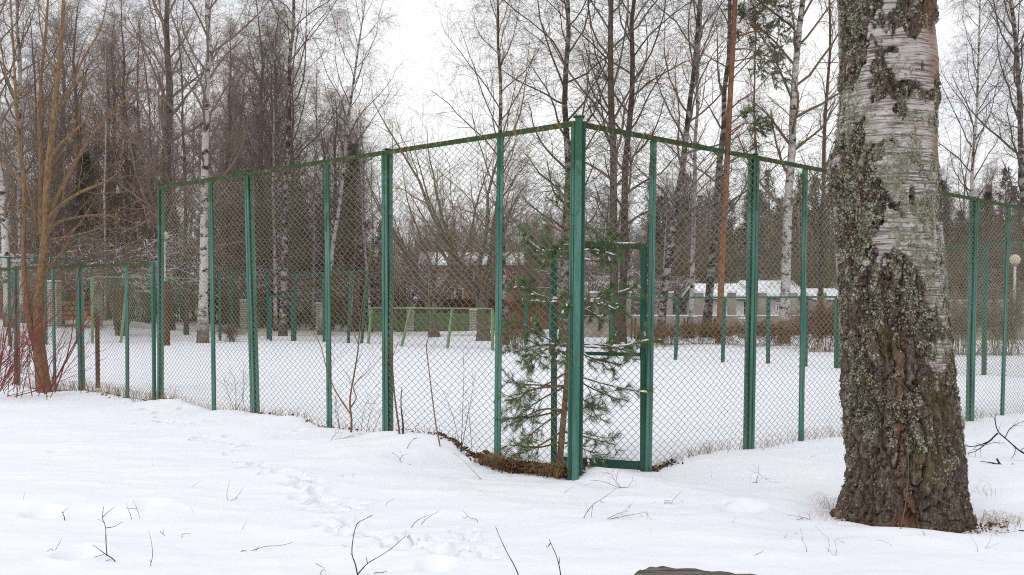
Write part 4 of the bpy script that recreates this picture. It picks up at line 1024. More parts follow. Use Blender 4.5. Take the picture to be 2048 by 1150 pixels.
# ------------------------------------------------------------------ woods as a mass (many bare trees nobody could count)
def woods(name, label, plan, seed):
    """plan: list of (template key, n, px range, depth range, scale range)"""
    rng = np.random.default_rng(seed); pts, rot, scl, kin = [], [], [], []; keys = []
    for key, n, (a, b), (d0, d1), (s0, s1) in plan:
        if key not in keys: keys.append(key)
        for k in range(n):
            y = rng.uniform(d0, d1); px = a + (b - a) * (k + rng.random()) / n
            x = at(px, 600, y)[0]; pts.append((x, y, float(ground_z(x, y)) - 0.1))
            rot.append((rng.normal(0, 0.04), rng.normal(0, 0.04), rng.uniform(0, 6.28))); s = rng.uniform(s0, s1); scl.append((s * rng.uniform(.85, 1.15), s * rng.uniform(.85, 1.15), s)); kin.append(keys.index(key))
    me = bpy.data.meshes.new(name); me.from_pydata(pts, [], [])
    for nm, arr in (('rot', rot), ('scl', scl)):
        a_ = me.attributes.new(nm, 'FLOAT_VECTOR', 'POINT'); a_.data.foreach_set('vector', np.array(arr, np.float32).ravel())
    a_ = me.attributes.new('kin', 'INT', 'POINT'); a_.data.foreach_set('value', np.array(kin, np.int32))
    o = obj(name, me); tag(o, label, 'woods', kind='stuff')
    g = bpy.data.node_groups.new(name, 'GeometryNodeTree'); N = g.nodes.new
    g.interface.new_socket('Geometry', in_out='INPUT', socket_type='NodeSocketGeometry'); g.interface.new_socket('Geometry', in_out='OUTPUT', socket_type='NodeSocketGeometry')
    gi, go, jn = N('NodeGroupInput'), N('NodeGroupOutput'), N('GeometryNodeJoinGeometry')
    def named(nm, tp):
        x = N('GeometryNodeInputNamedAttribute'); x.data_type = tp; x.inputs[0].default_value = nm; return x.outputs[0]
    r_, s_, k_ = named('rot', 'FLOAT_VECTOR'), named('scl', 'FLOAT_VECTOR'), named('kin', 'INT')
    e2r = N('FunctionNodeEulerToRotation'); g.links.new(r_, e2r.inputs[0])
    for j, key in enumerate(keys):
        cmp_ = N('FunctionNodeCompare'); cmp_.data_type = 'INT'; cmp_.operation = 'EQUAL'
        g.links.new(k_, cmp_.inputs[2]); cmp_.inputs[3].default_value = j
        for me2 in TM[key]:
            src = SRC.get(me2.name)
            oi = N('GeometryNodeObjectInfo'); oi.inputs['Object'].default_value = src; oi.inputs['As Instance'].default_value = True
            ip = N('GeometryNodeInstanceOnPoints'); g.links.new(gi.outputs[0], ip.inputs['Points']); g.links.new(cmp_.outputs[0], ip.inputs['Selection'])
            g.links.new(oi.outputs['Geometry'], ip.inputs['Instance']); g.links.new(e2r.outputs[0], ip.inputs['Rotation']); g.links.new(s_, ip.inputs['Scale'])
            g.links.new(ip.outputs[0], jn.inputs[0])
    g.links.new(jn.outputs[0], go.inputs[0])
    md = o.modifiers.new('scatter', 'NODES'); md.node_group = g
    return o
def brush_template():
    rng = np.random.default_rng(88); lines = []
    for k in range(44):
        a = rng.uniform(0, 6.283); s_ = 2.6 * rng.uniform(0.2, 1.0); hh = 3.6 * rng.uniform(0.5, 1.05); d = np.array((math.cos(a), math.sin(a), 0.0))
        lines.append(smooth_line([d * rng.uniform(0, 1.2), d * s_ * 0.5 + (0, 0, hh * 0.75), d * s_ + (0, 0, hh * (1 - 0.35 * s_ / 2.6))], 9))
    P = np.array(lines); Rr = np.linspace(0.024, 0.009, 9)[None].repeat(len(P), 0); mb = MB(); mb.tubes(P, Rr, 4)
    C, RR = grow(rng, P, Rr, 9, 0.2, 1.0, 1.0, 0.7, 5, grav=0.0, wig=0.16, ratio=0.5, rmin=0.008); mb.tubes(C, RR, 3)
    C2, R2 = grow(rng, C, RR, 4, 0.2, 1.0, 0.5, 0.7, 3, grav=0.0, wig=0.16, ratio=0.6, rmin=0.007); mb.tubes(C2, R2, 3)
    TM['brush'] = (mb.mesh('crown_brush', M['twig_snowy']),)
    o = obj('snowy_bush', TM['brush'][0], None, (at(25, 600, 56)[0], 56, 0.55)); tag(o, 'snow dusted brush behind the leftmost birch trunks', 'bush')
brush_template()
SRC = {}
for ob in list(COL.objects):
    if ob.type == 'MESH' and ob.data.name not in SRC: SRC[ob.data.name] = ob
woods('bare_woods', 'dense brown bare woods filling the background at left', [
    ('alder_a', 9, (-60, 700), (70, 100), (0.75, 1.05)), ('alder_b', 15, (-60, 730), (60, 105), (0.7, 1.1)), ('slender_a', 16, (-60, 760), (55, 90), (0.7, 1.15)), ('slender_b', 40, (-60, 770), (58, 110), (0.6, 1.15)),
    ('spruce', 17, (-40, 780), (74, 105), (0.5, 0.85))], 5)
woods('snowy_undergrowth', 'low snow dusted brush along the edge of the woods', [('brush', 30, (-40, 800), (59, 72), (0.6, 1.1)), ('brush', 16, (1160, 1700), (62, 74), (0.7, 1.1)), ('brush', 8, (1880, 2120), (52, 64), (0.7, 1.1))], 9)
woods('bare_woods', 'low brown thicket in the background between house and corner post', [
    ('slender_b', 34, (750, 1300), (104, 140), (0.5, 0.75)), ('alder_b', 6, (800, 1070), (77, 88), (0.32, 0.46)), ('slender_b', 7, (810, 1060), (77, 88), (0.4, 0.6)), ('alder_a', 10, (1060, 1300), (78, 95), (0.36, 0.52)), ('alder_b', 34, (750, 1290), (104, 140), (0.38, 0.58)), ('slender_a', 8, (780, 1280), (100, 130), (0.5, 0.7))], 6)
woods('bare_woods', 'distant mixed woods in the background at right', [
    ('spruce_far', 32, (1290, 1720), (92, 125), (0.8, 1.1)), ('alder_b', 34, (1280, 1760), (80, 120), (0.40, 0.60)), ('slender_b', 28, (1290, 1760), (75, 110), (0.5, 0.8)), ('slender_a', 10, (1300, 1700), (65, 100), (0.5, 0.8)),
    ('spruce_far', 22, (1850, 2120), (70, 110), (0.6, 0.95)), ('alder_b', 12, (1850, 2150), (70, 100), (0.4, 0.6)), ('slender_b', 10, (1860, 2150), (60, 95), (0.5, 0.8))], 7)

# ------------------------------------------------------------------ bushes, saplings and weeds
def fence_y(px, off=0.12):
    O = C0 - U * off; t = on_line(px, O, V); return O[1] + t * V[1]

def stems_mesh(lines, r0s, rng, kids=6, klen=0.25, kgrav=0.02, sides=5, kk=2, rmin=0.0016, kang=0.7):
    mb = MB()
    for L, r0 in zip(lines, r0s):
        R = np.linspace(r0, max(r0 * 0.22, rmin), len(L)); mb.tubes(L, R, sides)
        if kids:
            C, RR = grow(rng, L[None], R[None], kids, 0.25, 1.0, klen, kang, 5, grav=kgrav, wig=0.14, ratio=0.5, rmin=rmin); mb.tubes(C, RR, 3)
            if kk:
                C2, R2 = grow(rng, C, RR, kk, 0.3, 1.0, klen * 0.45, 0.6, 3, grav=kgrav, wig=0.15, ratio=0.6, rmin=rmin); mb.tubes(C2, R2, 3)
    return mb

def bush(name, label, px, y, h, spread, n, mat, seed, kids=7, r=0.012, droop=0.0, cat='bush', rmin=0.003, group=None, z=None, kk=3, base_r=0.25):
    rng = np.random.default_rng(seed); x = at(px, 600, y)[0]; z0 = float(ground_z(x, y)) - 0.03 if z is None else z
    base = np.array((x, y, z0)); lines = []
    for k in range(n):
        a = rng.uniform(0, 6.283); s = spread * rng.uniform(0.2, 1.0); hh = h * rng.uniform(0.6, 1.05); b0 = base + np.array((math.cos(a), math.sin(a), 0)) * rng.uniform(0, base_r)
        tip = base + np.array((math.cos(a) * s, math.sin(a) * s, hh * (1 - droop * s / spread)))
        mid = base + np.array((math.cos(a) * s * 0.4, math.sin(a) * s * 0.4, hh * (0.62 + 0.25 * droop))) + rng.normal(0, 0.05 * h, 3) * 0.5
        lines.append(smooth_line([b0, mid, tip], 9))
    mb = stems_mesh(lines, [r * rng.uniform(0.6, 1.2) for _ in lines], rng, kids, h * 0.3, 0.01, 4, kk, rmin)
    o = obj(name, mb.mesh(name, M[mat], False, base), None, base); return tag(o, label, cat, group)

# ochre multi-stemmed tree at the left
def ochre_tree():
    rng = np.random.default_rng(41); y = 17.4
    b = at(88, 785, y); t = thing('ochre_tree', 'ochre barked tree with several stems growing from the red bush at left', 'tree', b)
    S = [([(92, 800), (88, 770), (82, 720), (77, 670), (76, 610), (84, 540), (90, 470), (92, 400), (98, 320), (108, 230), (117, 140), (124, 60), (129, -40), (130, -160)], 0.155, 0.02, 0.0),
         ([(84, 725), (70, 690), (58, 640), (50, 570), (47, 500), (48, 420), (47, 350), (38, 290), (33, 220), (28, 120), (22, 20), (16, -90)], 0.058, 0.010, -.3),
         ([(84, 470), (82, 400), (83, 330), (78, 250), (82, 160), (92, 60), (98, -40), (102, -130)], 0.052, 0.010, .4),
         ([(92, 452), (102, 420), (118, 385), (140, 345), (165, 300), (190, 262), (225, 225), (262, 190), (292, 165)], 0.040, 0.010, .5),
         ([(93, 440), (125, 408), (160, 385), (200, 368), (228, 352), (250, 320)], 0.035, 0.008, -.5),
         ([(94, 458), (130, 440), (190, 430), (240, 436), (275, 450)], 0.03, 0.006, .6),
         ([(90, 460), (75, 430), (58, 414), (35, 412), (5, 420)], 0.025, 0.006, -.3),
         ([(95, 330), (120, 290), (150, 262), (185, 220), (205, 150)], 0.03, 0.006, -.6),
         ([(48, 380), (30, 350), (12, 330), (-15, 322)], 0.022, 0.005, .3),
         ([(108, 230), (140, 180), (165, 120), (200, 60), (215, 0)], 0.03, 0.006, .7),
         ([(115, 150), (95, 110), (80, 50), (76, -20)], 0.022, 0.005, -.3),
         ([(33, 200), (12, 150), (2, 90), (-12, 20)], 0.022, 0.005, -.2),
         ([(96, 480), (150, 470), (200, 455), (212, 430)], 0.018, 0.004, -.3)]
    tr = MB(); cr = MB(); first = True
    for pts, r0, r1, dy in S:
        L = px_line(pts, y, 4 * len(pts), dy); R = np.linspace(r0, r1, len(L)) if not first else np.interp(np.linspace(0, 1, len(L)), [0, 0.06, 0.35, 1], [0.17, 0.115, 0.075, 0.02])
        (tr if r0 > 0.045 else cr).tubes(L, R, 9 if r0 > 0.045 else 6)
        C, RR = grow(rng, L[None], R[None], 9 if r0 > 0.045 else 7, 0.3, 1.0, lambda t_, l: 0.5 + l * 0.16, 0.8, 7, grav=0.03, wig=0.12, ratio=0.32, rmin=0.004); cr.tubes(C, RR, 4)
        C2, R2 = grow(rng, C, RR, 4, 0.25, 1.0, lambda t_, l: 0.12 + l * 0.35, 0.7, 4, grav=0.02, wig=0.15, ratio=0.6, rmin=0.0028); cr.tubes(C2, R2, 3)
        first = False
    part('trunk', tr, M['bark_ochre'], t, True); part('crown', cr, M['bark_ochre'], t)
ochre_tree()

def dogwood():
    rng = np.random.default_rng(43); y = 16.3; lines, rs = [], []
    for k in range(60):
        bx = rng.uniform(-70, 105); by = rng.uniform(745, 790); ln = rng.uniform(90, 290); a = rng.normal(0.55 if bx < 30 else 0.2, 0.5)
        tx = bx + math.sin(a) * ln; ty = by - math.cos(a) * ln * 0.85
        mx_, my = (bx + tx) / 2 - math.sin(a) * 18 + rng.normal(0, 8), (by + ty) / 2 + 18
        lines.append(px_line([(bx, by + 12), (mx_, my), (tx, max(ty, 505))], y + rng.uniform(-0.8, 0.7), 9, rng.normal(0, 0.4))); rs.append(rng.uniform(0.005, 0.009))
    for pts in ([(110, 785), (140, 690), (150, 600), (157, 520), (128, 470), (118, 450)], [(100, 780), (150, 690), (185, 600), (215, 530)], [(90, 790), (60, 700), (45, 640), (55, 560)], [(105, 770), (180, 640), (260, 600)], [(-5, 760), (8, 660), (2, 590)], [(-8, 770), (30, 600), (70, 540), (120, 480)]):
        lines.append(px_line(pts, y + rng.uniform(-.3, .3), 14)); rs.append(0.011)
    mb = stems_mesh(lines, rs, rng, 4, 0.35, 0.02, 4, 2, 0.0026, 0.45); b = at(30, 775, y)
    tag(obj('dogwood_bush', mb.mesh('dogwood_bush', M['dogwood'], False, b), None, b), 'red stemmed dogwood bush at the left edge of the picture', 'bush')
dogwood()

def sapling(name, label, defs, mat, off, seed, kids=5, klen=0.22, cat='sapling', dy=0.1):
    rng = np.random.default_rng(seed); px0 = defs[0][0][0][0]; y = fence_y(px0, off); lines, rs = [], []
    for pts, r in defs: lines.append(px_line(pts, y + (rng.normal(0, dy) if lines else 0), 5 * len(pts))); rs.append(r)
    if len(lines) > 1:   # side stems start on their own main line
        for L in lines[1:]:
            m = np.concatenate(lines[:1]); j = np.argmin(np.linalg.norm(m - L[0], axis=1)); d = m[j] - L[0]
            if np.linalg.norm(d[[0, 2]]) < 0.12: L += d * np.linspace(1, 0, len(L))[:, None]
    mb = stems_mesh(lines, rs, rng, kids, klen, 0.03, 6, 2, 0.0013, 0.6); b = lines[0][0]
    return tag(obj(name, mb.mesh(name, M[mat], True, b), None, b), label, cat)
sapling('maple_sapling', 'branched brown sapling in front of the mesh left of the third post from the corner', [
    ([(702, 872), (703, 840), (700, 800), (708, 750), (716, 700), (720, 650), (726, 600), (736, 545), (742, 500)], 0.013),
    ([(700, 828), (672, 785), (655, 745), (640, 690), (620, 650), (600, 610)], 0.009), ([(705, 822), (716, 800), (710, 775), (735, 745), (762, 715)], 0.008), ([(720, 660), (740, 630), (765, 600)], 0.006), ([(657, 750), (662, 735), (668, 720), (664, 700)], 0.004),
    ([(718, 690), (700, 640), (680, 590), (645, 560), (600, 570), (560, 578)], 0.005), ([(722, 640), (705, 570), (680, 520)], 0.005)], 'twig_orange', 0.16, 3, 5)
sapling('brown_sapling', 'thin reddish brown sapling just right of the third post from the corner', [([(800, 880), (797, 850), (789, 790), (785, 730), (784, 660), (787, 590), (792, 500), (790, 430)], 0.012), ([(786, 720), (800, 680), (812, 640)], 0.004), ([(785, 760), (770, 730), (762, 690)], 0.004)], 'twig_orange', 0.14, 4, 4, 0.2)
sapling('broken_stub', 'short dark broken stem standing beside the reddish brown sapling', [([(806, 880), (806, 850), (802, 810), (804, 772)], 0.014)], 'twig_black', 0.12, 6, 2, 0.1, 'stem')
sapling('curved_sapling', 'long thin olive sapling bending left in front of the mesh', [([(880, 892), (872, 850), (864, 790), (858, 740), (853, 690), (862, 660), (858, 600), (857, 540), (856, 490)], 0.0085), ([(857, 560), (870, 530), (892, 515)], 0.0035), ([(858, 600), (835, 575), (815, 562)], 0.0035)], 'twig_grey', 0.2, 7, 3, 0.16)
sapling('weed_stalks', 'dark upright weed stalks left of the mullion nearest the corner', [([(922, 905), (924, 860), (926, 800), (928, 740), (926, 700)], 0.004), ([(938, 915), (942, 860), (948, 800), (950, 750)], 0.004), ([(930, 910), (915, 850), (900, 810), (885, 780)], 0.0028), ([(945, 915), (940, 850), (936, 800)], 0.003)], 'twig_black', 0.05, 8, 5, 0.12, 'weeds')
sapling('weed_stalks', 'low thin weeds behind the mesh right of the second left post', [([(470, 825), (472, 790), (468, 750)], 0.004), ([(480, 826), (492, 790), (487, 740)], 0.004), ([(455, 823), (450, 790), (448, 760)], 0.003), ([(490, 828), (486, 780), (500, 745)], 0.003)], 'twig_black', -0.12, 9, 8, 0.16, 'weeds')
sapling('weed_stalks', 'low thin weeds at the foot of the fourth post from the corner', [([(680, 862), (676, 830), (672, 800)], 0.003), ([(675, 862), (668, 820), (672, 790)], 0.003), ([(732, 866), (740, 830), (752, 800)], 0.003), ([(722, 866), (728, 820), (745, 780)], 0.003), ([(745, 867), (760, 830), (770, 800)], 0.003)], 'twig_black', 0.02, 10, 6, 0.14, 'weeds')

bush('snowy_bush', 'arching snow laden branches behind the low fence at left', 240, 47, 5.0, 4.2, 46, 'twig_snowy', 61, 8, 0.03, 0.45, rmin=0.009)
bush('snowy_bush', 'snow laden thicket behind the ochre stems', 120, 50, 4.6, 4.0, 40, 'twig_snowy', 62, 8, 0.03, 0.4, rmin=0.009)
bush('snowy_bush', 'snow laden brush beside the white birch foot', 470, 58, 4.5, 4.0, 40, 'twig_snowy', 63, 8, 0.03, 0.35, rmin=0.009)
bush('snowy_bush', 'snowy dark brush behind the fourth left post', 660, 64, 5.0, 4.5, 46, 'twig_snowy', 64, 8, 0.03, 0.3, rmin=0.009)
bush('snowy_bush', 'snowy brush right of the fifth left post', 800, 62, 5.2, 4.0, 46, 'twig_snowy', 65, 8, 0.03, 0.3, rmin=0.009)
bush('snowy_bush', 'brown snowy brush left of the tall dark trunk pair', 1180, 58, 4.4, 4.5, 40, 'twig_snowy', 66, 8, 0.03, 0.3, rmin=0.009)
bush('brown_bush', 'tall brown brush behind the fruit tree', 930, 106, 9.5, 4.5, 46, 'twig_grey', 67, 9, 0.03, 0.1, rmin=0.009)
bush('brown_bush', 'tall brown brush left of the fruit tree', 845, 108, 9.5, 4.5, 46, 'twig', 68, 9, 0.03, 0.1, rmin=0.009)
bush('brown_bush', 'tall brown brush between fruit tree and corner post', 1050, 70, 7.5, 4.5, 46, 'twig', 69, 9, 0.03, 0.1, rmin=0.009)
bush('brown_bush', 'tall brown brush behind the far white sheds', 1400, 72, 6.5, 5, 46, 'twig_grey', 70, 9, 0.03, 0.1, rmin=0.009)
bush('brown_bush', 'tall brown brush left behind the big near birch', 1625, 62, 6.5, 4.5, 46, 'twig_grey', 71, 9, 0.03, 0.1, rmin=0.009)
bush('brown_bush', 'tall grey brush right behind the big near birch', 1900, 52, 5.5, 4, 50, 'twig_grey', 72, 9, 0.025, 0.15, rmin=0.008)
bush('brown_bush', 'tall grey brush at the right edge behind the lamp', 2030, 54, 5.5, 4, 50, 'twig_grey', 73, 9, 0.025, 0.15, rmin=0.008)
bush('rusty_bush', 'orange brown bush behind the far fence left of the big birch', 1655, 33, 1.55, 1.1, 90, 'twig_orange', 74, 7, 0.007, 0.15, rmin=0.0045, base_r=0.9)
bush('rusty_bush', 'orange brown bush hidden partly by the big birch', 1730, 33, 1.7, 1.2, 90, 'twig_orange', 75, 7, 0.007, 0.15, rmin=0.0045, base_r=0.9)
bush('rusty_bush', 'brown bush just right of the big birch behind the far fence', 1920, 31, 1.7, 1.3, 100, 'twig_grey', 76, 7, 0.007, 0.15, rmin=0.0045, base_r=0.9)
bush('rusty_bush', 'brown bush below the globe lamp at right', 2010, 31, 2.0, 1.4, 100, 'twig_grey', 77, 7, 0.007, 0.15, rmin=0.0045, base_r=0.9)
bush('rusty_bush', 'low orange weeds behind the far fence at the first right post', 1560, 38, 0.9, 1.3, 90, 'twig_orange', 78, 6, 0.006, 0.2, rmin=0.0045, base_r=1.2)
bush('rusty_bush', 'low orange weeds at the foot of the leaning birch', 1340, 38.5, 0.8, 1.3, 80, 'twig_orange', 79, 6, 0.006, 0.2, rmin=0.0045, base_r=1.2)
bush('rusty_bush', 'low orange weeds at the foot of the orange pine', 1440, 38.5, 0.8, 1.4, 80, 'twig_orange', 80, 6, 0.006, 0.2, rmin=0.0045, base_r=1.2)
bush('rusty_bush', 'tangled brown weeds round the dark footed birch', 1035, 37, 1.3, 1.0, 60, 'twig_orange', 81, 6, 0.006, 0.3, rmin=0.0045, base_r=0.8)
bush('rusty_bush', 'brown weed clump at the foot of a far end fence post', 462, 44, 0.8, 0.7, 40, 'twig_grey', 82, 5, 0.008, 0.3, rmin=0.006, base_r=0.4)

bush('rusty_bush', 'low orange weeds beside the gate edge at the far side', 1300, 36.5, 1, 1.1, 55, 'twig_orange', 91, 6, 0.006, 0.2, rmin=0.0045, base_r=1.4)
bush('rusty_bush', 'low orange weeds left of the far right birch foot', 1500, 37, 1, 1.1, 55, 'twig_orange', 92, 6, 0.006, 0.2, rmin=0.0045, base_r=1.4)
bush('rusty_bush', 'orange brown weeds between the two right fence mullions', 1610, 35, 1.2, 1.1, 55, 'twig_orange', 93, 6, 0.006, 0.2, rmin=0.0045, base_r=1.4)
bush('rusty_bush', 'low orange weeds between leaning birch and slim birch', 1395, 39, 0.9, 1.1, 55, 'twig_orange', 94, 6, 0.006, 0.2, rmin=0.0045, base_r=1.4)
# dead grass, leaves, weeds at the fence foot and the birch foot: nobody could count them
def scatter_litter():
    rng = np.random.default_rng(51); g = MB(); lf_ = MB()
    def blades(n, pos, h, w, bend):
        p = pos(n); a = rng.uniform(0, 6.283, n); d = np.stack([np.cos(a), np.sin(a), np.zeros(n)], -1); hh = h * rng.uniform(0.4, 1.2, n)
        P = np.stack([p, p + d * (bend * hh * 0.4)[:, None] + np.stack([0 * hh, 0 * hh, hh * 0.75], -1), p + d * (bend * hh * 1.2)[:, None] + np.stack([0 * hh, 0 * hh, hh * (1 - 0.55 * bend)], -1)], 1)
        g.tubes(P, np.stack([np.full(n, w), np.full(n, w * 0.8), np.full(n, w * 0.2)], 1), 3)
    def leaves(n, pos, s):
        p = pos(n); X = unit(rng.normal(0, 1, (n, 3))); X[:, 2] *= 0.5; Y = unit(np.cross(X, rng.normal(0, 1, (n, 3)))); k = s * rng.uniform(0.5, 1.3, (n, 1))
        up = np.cross(X, Y) * k * 0.3
        v = np.stack([p - X * k, p + Y * k * 0.6 + up, p + X * k, p - Y * k * 0.6 + up], 1).reshape(-1, 3); i = np.arange(n)[:, None] * 4
        lf_.add(v, np.concatenate([i + [[0, 1, 2]], i + [[0, 2, 3]]]))
    def strip(b0, b1, a0, a1, dz=0.0, hmax=0.0):
        def f(n):
            b = rng.uniform(b0, b1, n); a = rng.normal((a0 + a1) / 2, (a1 - a0) / 2, n); q = C0 + a[:, None] * U + b[:, None] * V
            return np.stack([q[:, 0], q[:, 1], ground_z(q[:, 0], q[:, 1]) + dz + rng.random(n) * hmax], -1)
        return f
    def rstrip(a0, a1, b0, b1, dz=0.0, hmax=0.0):
        def f(n):
            a = rng.uniform(a0, a1, n); b = rng.normal((b0 + b1) / 2, (b1 - b0) / 2, n); q = C0 + a[:, None] * U + b[:, None] * V
            return np.stack([q[:, 0], q[:, 1], ground_z(q[:, 0], q[:, 1]) + dz + rng.random(n) * hmax], -1)
        return f
    blades(260, strip(0.1, 1.15, -0.02, 0.16), 0.15, 0.0018, 0.9); blades(160, strip(0.85, 1.1, -0.06, 0.06), 0.2, 0.002, 1.0); blades(120, strip(0.15, 0.35, -0.05, 0.08), 0.18, 0.002, 1.0)
    leaves(1500, strip(0.05, 1.3, 0.0, 0.16, 0.0, 0.10), 0.034); leaves(260, strip(1.2, 2.0, 0.02, 0.12, 0.0, 0.03), 0.024)
    leaves(90, rstrip(1.02, 1.5, 0.0, 0.1, 0.0, 0.03), 0.025); blades(120, rstrip(0.95, 2.2, 0.0, 0.12), 0.1, 0.0015, 0.8)
    blades(500, strip(1.5, 9.0, 0.0, 0.14), 0.12, 0.0016, 0.5); leaves(160, strip(1.8, 6.0, 0.02, 0.1, 0.0, 0.02), 0.02)
    blades(500, strip(8, 14, -0.1, 0.2), 0.22, 0.0025, 0.6); leaves(240, strip(8, 14, -0.1, 0.2), 0.03); blades(400, rstrip(1.9, 9, 0.0, 0.2), 0.16, 0.0016, 0.6)
    def ring(n):
        a = rng.uniform(-3.0, -0.3, n); r = 0.50 + np.abs(rng.normal(0, 0.14, n)); x = BIRCH[0] + 0.02 + np.cos(a) * r; y = BIRCH[1] + np.sin(a) * r
        return np.stack([x, y, ground_z(x, y) - 0.02 + rng.random(n) * 0.02], -1)
    leaves(240, ring, 0.022); blades(90, ring, 0.06, 0.0012, 1.1)
    def side(x0, y0, s):
        return lambda n: (lambda x, y: np.stack([x, y, ground_z(x, y) - 0.01], -1))(rng.normal(x0, s, n), rng.normal(y0, s, n))
    for px, py, n in ((1665, 1010, 60), (1655, 1040, 30), (2010, 1050, 60), (1985, 1045, 50), (1965, 985, 20)):
        q = ground_hit(px, py); blades(n, side(q[0], q[1], 0.07), 0.11, 0.001, 1.0)
    tag(obj('dead_grass', g.mesh('dead_grass', M['grass_dead'])), 'dry straw coloured grass along the fence foot', 'grass', kind='stuff')
    tag(obj('leaf_litter', lf_.mesh('leaf_litter', M['leaf_dead'])), 'dark dead leaves along the fence foot', 'leaves', kind='stuff')
scatter_litter()

# ------------------------------------------------------------------ twigs in the snow
def twig(label, lines, r=0.004, mat='twig_black', lying=False, group=None, name='snow_twig', kids=0, seed=1):
    rng = np.random.default_rng(seed); y = ground_hit(*lines[0][0])[1]; mb = MB(); base = None; r *= 0.82
    for L in lines:
        if lying: P = np.array([ground_hit(*p) + (0, 0, 0.012) for p in L])
        else: P = np.array([at(p[0], p[1], y + 0.02 * i) for i, p in enumerate(L)])
        if base is None:
            base = ground_hit(*lines[0][0])
            if not lying: P = np.concatenate([[P[0] - (0, 0, 0.08)], P])
        P = smooth_line(P, 4 * len(P)); R = np.linspace(r, r * 0.35, len(P)) * (1 + 0.18 * rng.normal(0, 1, len(P)).clip(-1, 2)); mb.tubes(P, R, 5); r *= 0.8
        if kids:
            C, RR = grow(rng, P[None], R[None], kids, 0.3, 1, 0.1, 0.7, 3, 0.02, 0.15, 0.6, 0.001); mb.tubes(C, RR, 3)
    return tag(obj(name, mb.mesh(name, M[mat], True, base), None, base), label, 'twig', group)
twig('forked stick with an upright shoot at the bottom left of the snow', [[(231, 1124), (208, 1106), (186, 1090)], [(214, 1112), (212, 1085), (211, 1055), (205, 1036), (207, 1013)], [(211, 1056), (228, 1053), (246, 1043)], [(205, 1034), (216, 1024), (231, 1013)], [(208, 1109), (190, 1114), (172, 1121)], [(222, 1119), (202, 1124), (182, 1130)], [(210, 1045), (200, 1040), (194, 1038)]], 0.0055)
twig('pair of short upright twigs left of the lower centre', [[(263, 1037), (257, 1020), (252, 1006)], [(279, 1035), (274, 1018), (266, 999)], [(274, 1018), (262, 1017), (250, 1017)]], 0.003)
twig('tiny dark curled twig near the left edge of the open snow', [[(129, 1036), (126, 1026), (135, 1016)], [(126, 1027), (123, 1022)]], 0.0045)
twig('single slim upright shoot right of the forked stick', [[(301, 1133), (305, 1110), (303, 1085), (297, 1060)], [(302, 1125), (298, 1118)]], 0.003)
twig('small crooked twig left of the forked stick', [[(108, 1106), (103, 1098), (92, 1104)], [(108, 1104), (117, 1090), (124, 1076)]], 0.003)
twig('open V shaped thin twig above the lower centre', [[(455, 1003), (454, 985), (460, 961)], [(455, 1003), (470, 998), (478, 996)], [(470, 998), (480, 985), (487, 974)]], 0.003)
twig('tall Y shaped twig at the bottom centre', [[(716, 1160), (711, 1130), (704, 1108), (706, 1078), (714, 1048), (730, 1038), (745, 1030)], [(714, 1150), (735, 1127), (760, 1112), (785, 1095), (812, 1071)], [(735, 1127), (733, 1118), (732, 1113)], [(704, 1110), (701, 1106)]], 0.0055)
twig('long slanting stem rising at the bottom right of centre', [[(1040, 1160), (1028, 1130), (1013, 1103), (1000, 1075), (991, 1053)]], 0.005)
twig('knobbly stem with side buds right of the slanting stem', [[(1122, 1160), (1119, 1135), (1112, 1110), (1103, 1090), (1098, 1078)], [(1118, 1128), (1120, 1113)], [(1101, 1086), (1095, 1094), (1091, 1091)]], 0.005)
twig('long thin arching twig below the corner post', [[(1166, 1039), (1185, 1010), (1205, 997), (1222, 985), (1232, 977)], [(1185, 1012), (1182, 1037)], [(1200, 1002), (1208, 1006)]], 0.0035)
twig('bare branched twig on the snow right of the corner post', [[(1259, 979), (1250, 975), (1235, 974), (1205, 963), (1180, 960)], [(1240, 974), (1228, 958), (1222, 948)], [(1232, 962), (1235, 945)], [(1222, 948), (1214, 945)], [(1255, 976), (1262, 965), (1270, 960)]], 0.004, kids=3)
twig('long flat twig lying below the gate', [[(1202, 1044), (1230, 1036), (1262, 1030), (1292, 1024)], [(1215, 1037), (1240, 1026), (1258, 1022)], [(1292, 1024), (1297, 1032)]], 0.0035, kids=3)
twig('tangled short twigs on the snow below the right mullion', [[(1330, 1012), (1331, 1004), (1343, 1008), (1346, 1000), (1362, 983)], [(1343, 1008), (1338, 1001), (1326, 1002)], [(1326, 1021), (1335, 1020), (1344, 1014)], [(1336, 1021), (1342, 1028)], [(1361, 1000), (1367, 1004), (1369, 1014)]], 0.0035)
twig('star shaped dry twig in front of the first right post', [[(1512, 966), (1516, 950), (1517, 932)], [(1512, 964), (1495, 968), (1481, 975)], [(1513, 964), (1520, 968), (1531, 971)], [(1518, 947), (1532, 958), (1549, 968)], [(1518, 945), (1508, 946), (1500, 950)]], 0.0035, kids=2)
twig('thin bent twig left of the big birch', [[(1541, 1084), (1556, 1085), (1568, 1076), (1577, 1066)], [(1548, 1085), (1546, 1082)]], 0.003)
twig('short slanted twig low in front of the big birch', [[(1498, 1117), (1507, 1112), (1520, 1105), (1528, 1102)]], 0.003)
twig('forked dry twig close to the left side of the big birch', [[(1620, 1041), (1606, 1035), (1590, 1032), (1576, 1031)], [(1606, 1036), (1592, 1040), (1576, 1046)], [(1595, 1039), (1588, 1047)]], 0.003)
twig('snapped twig lying below the left mullion of the fence', [[(980, 965), (962, 958), (945, 940), (925, 920), (905, 905)], [(960, 957), (950, 962), (944, 960)], [(950, 962), (946, 950)]], 0.0035)
twig('curled branched twig on the snow in the middle of the bank', [[(826, 934), (816, 928), (806, 928), (795, 912), (783, 904)], [(806, 929), (812, 940), (826, 940)], [(800, 918), (806, 910)], [(812, 940), (832, 948)]], 0.004, kids=3)
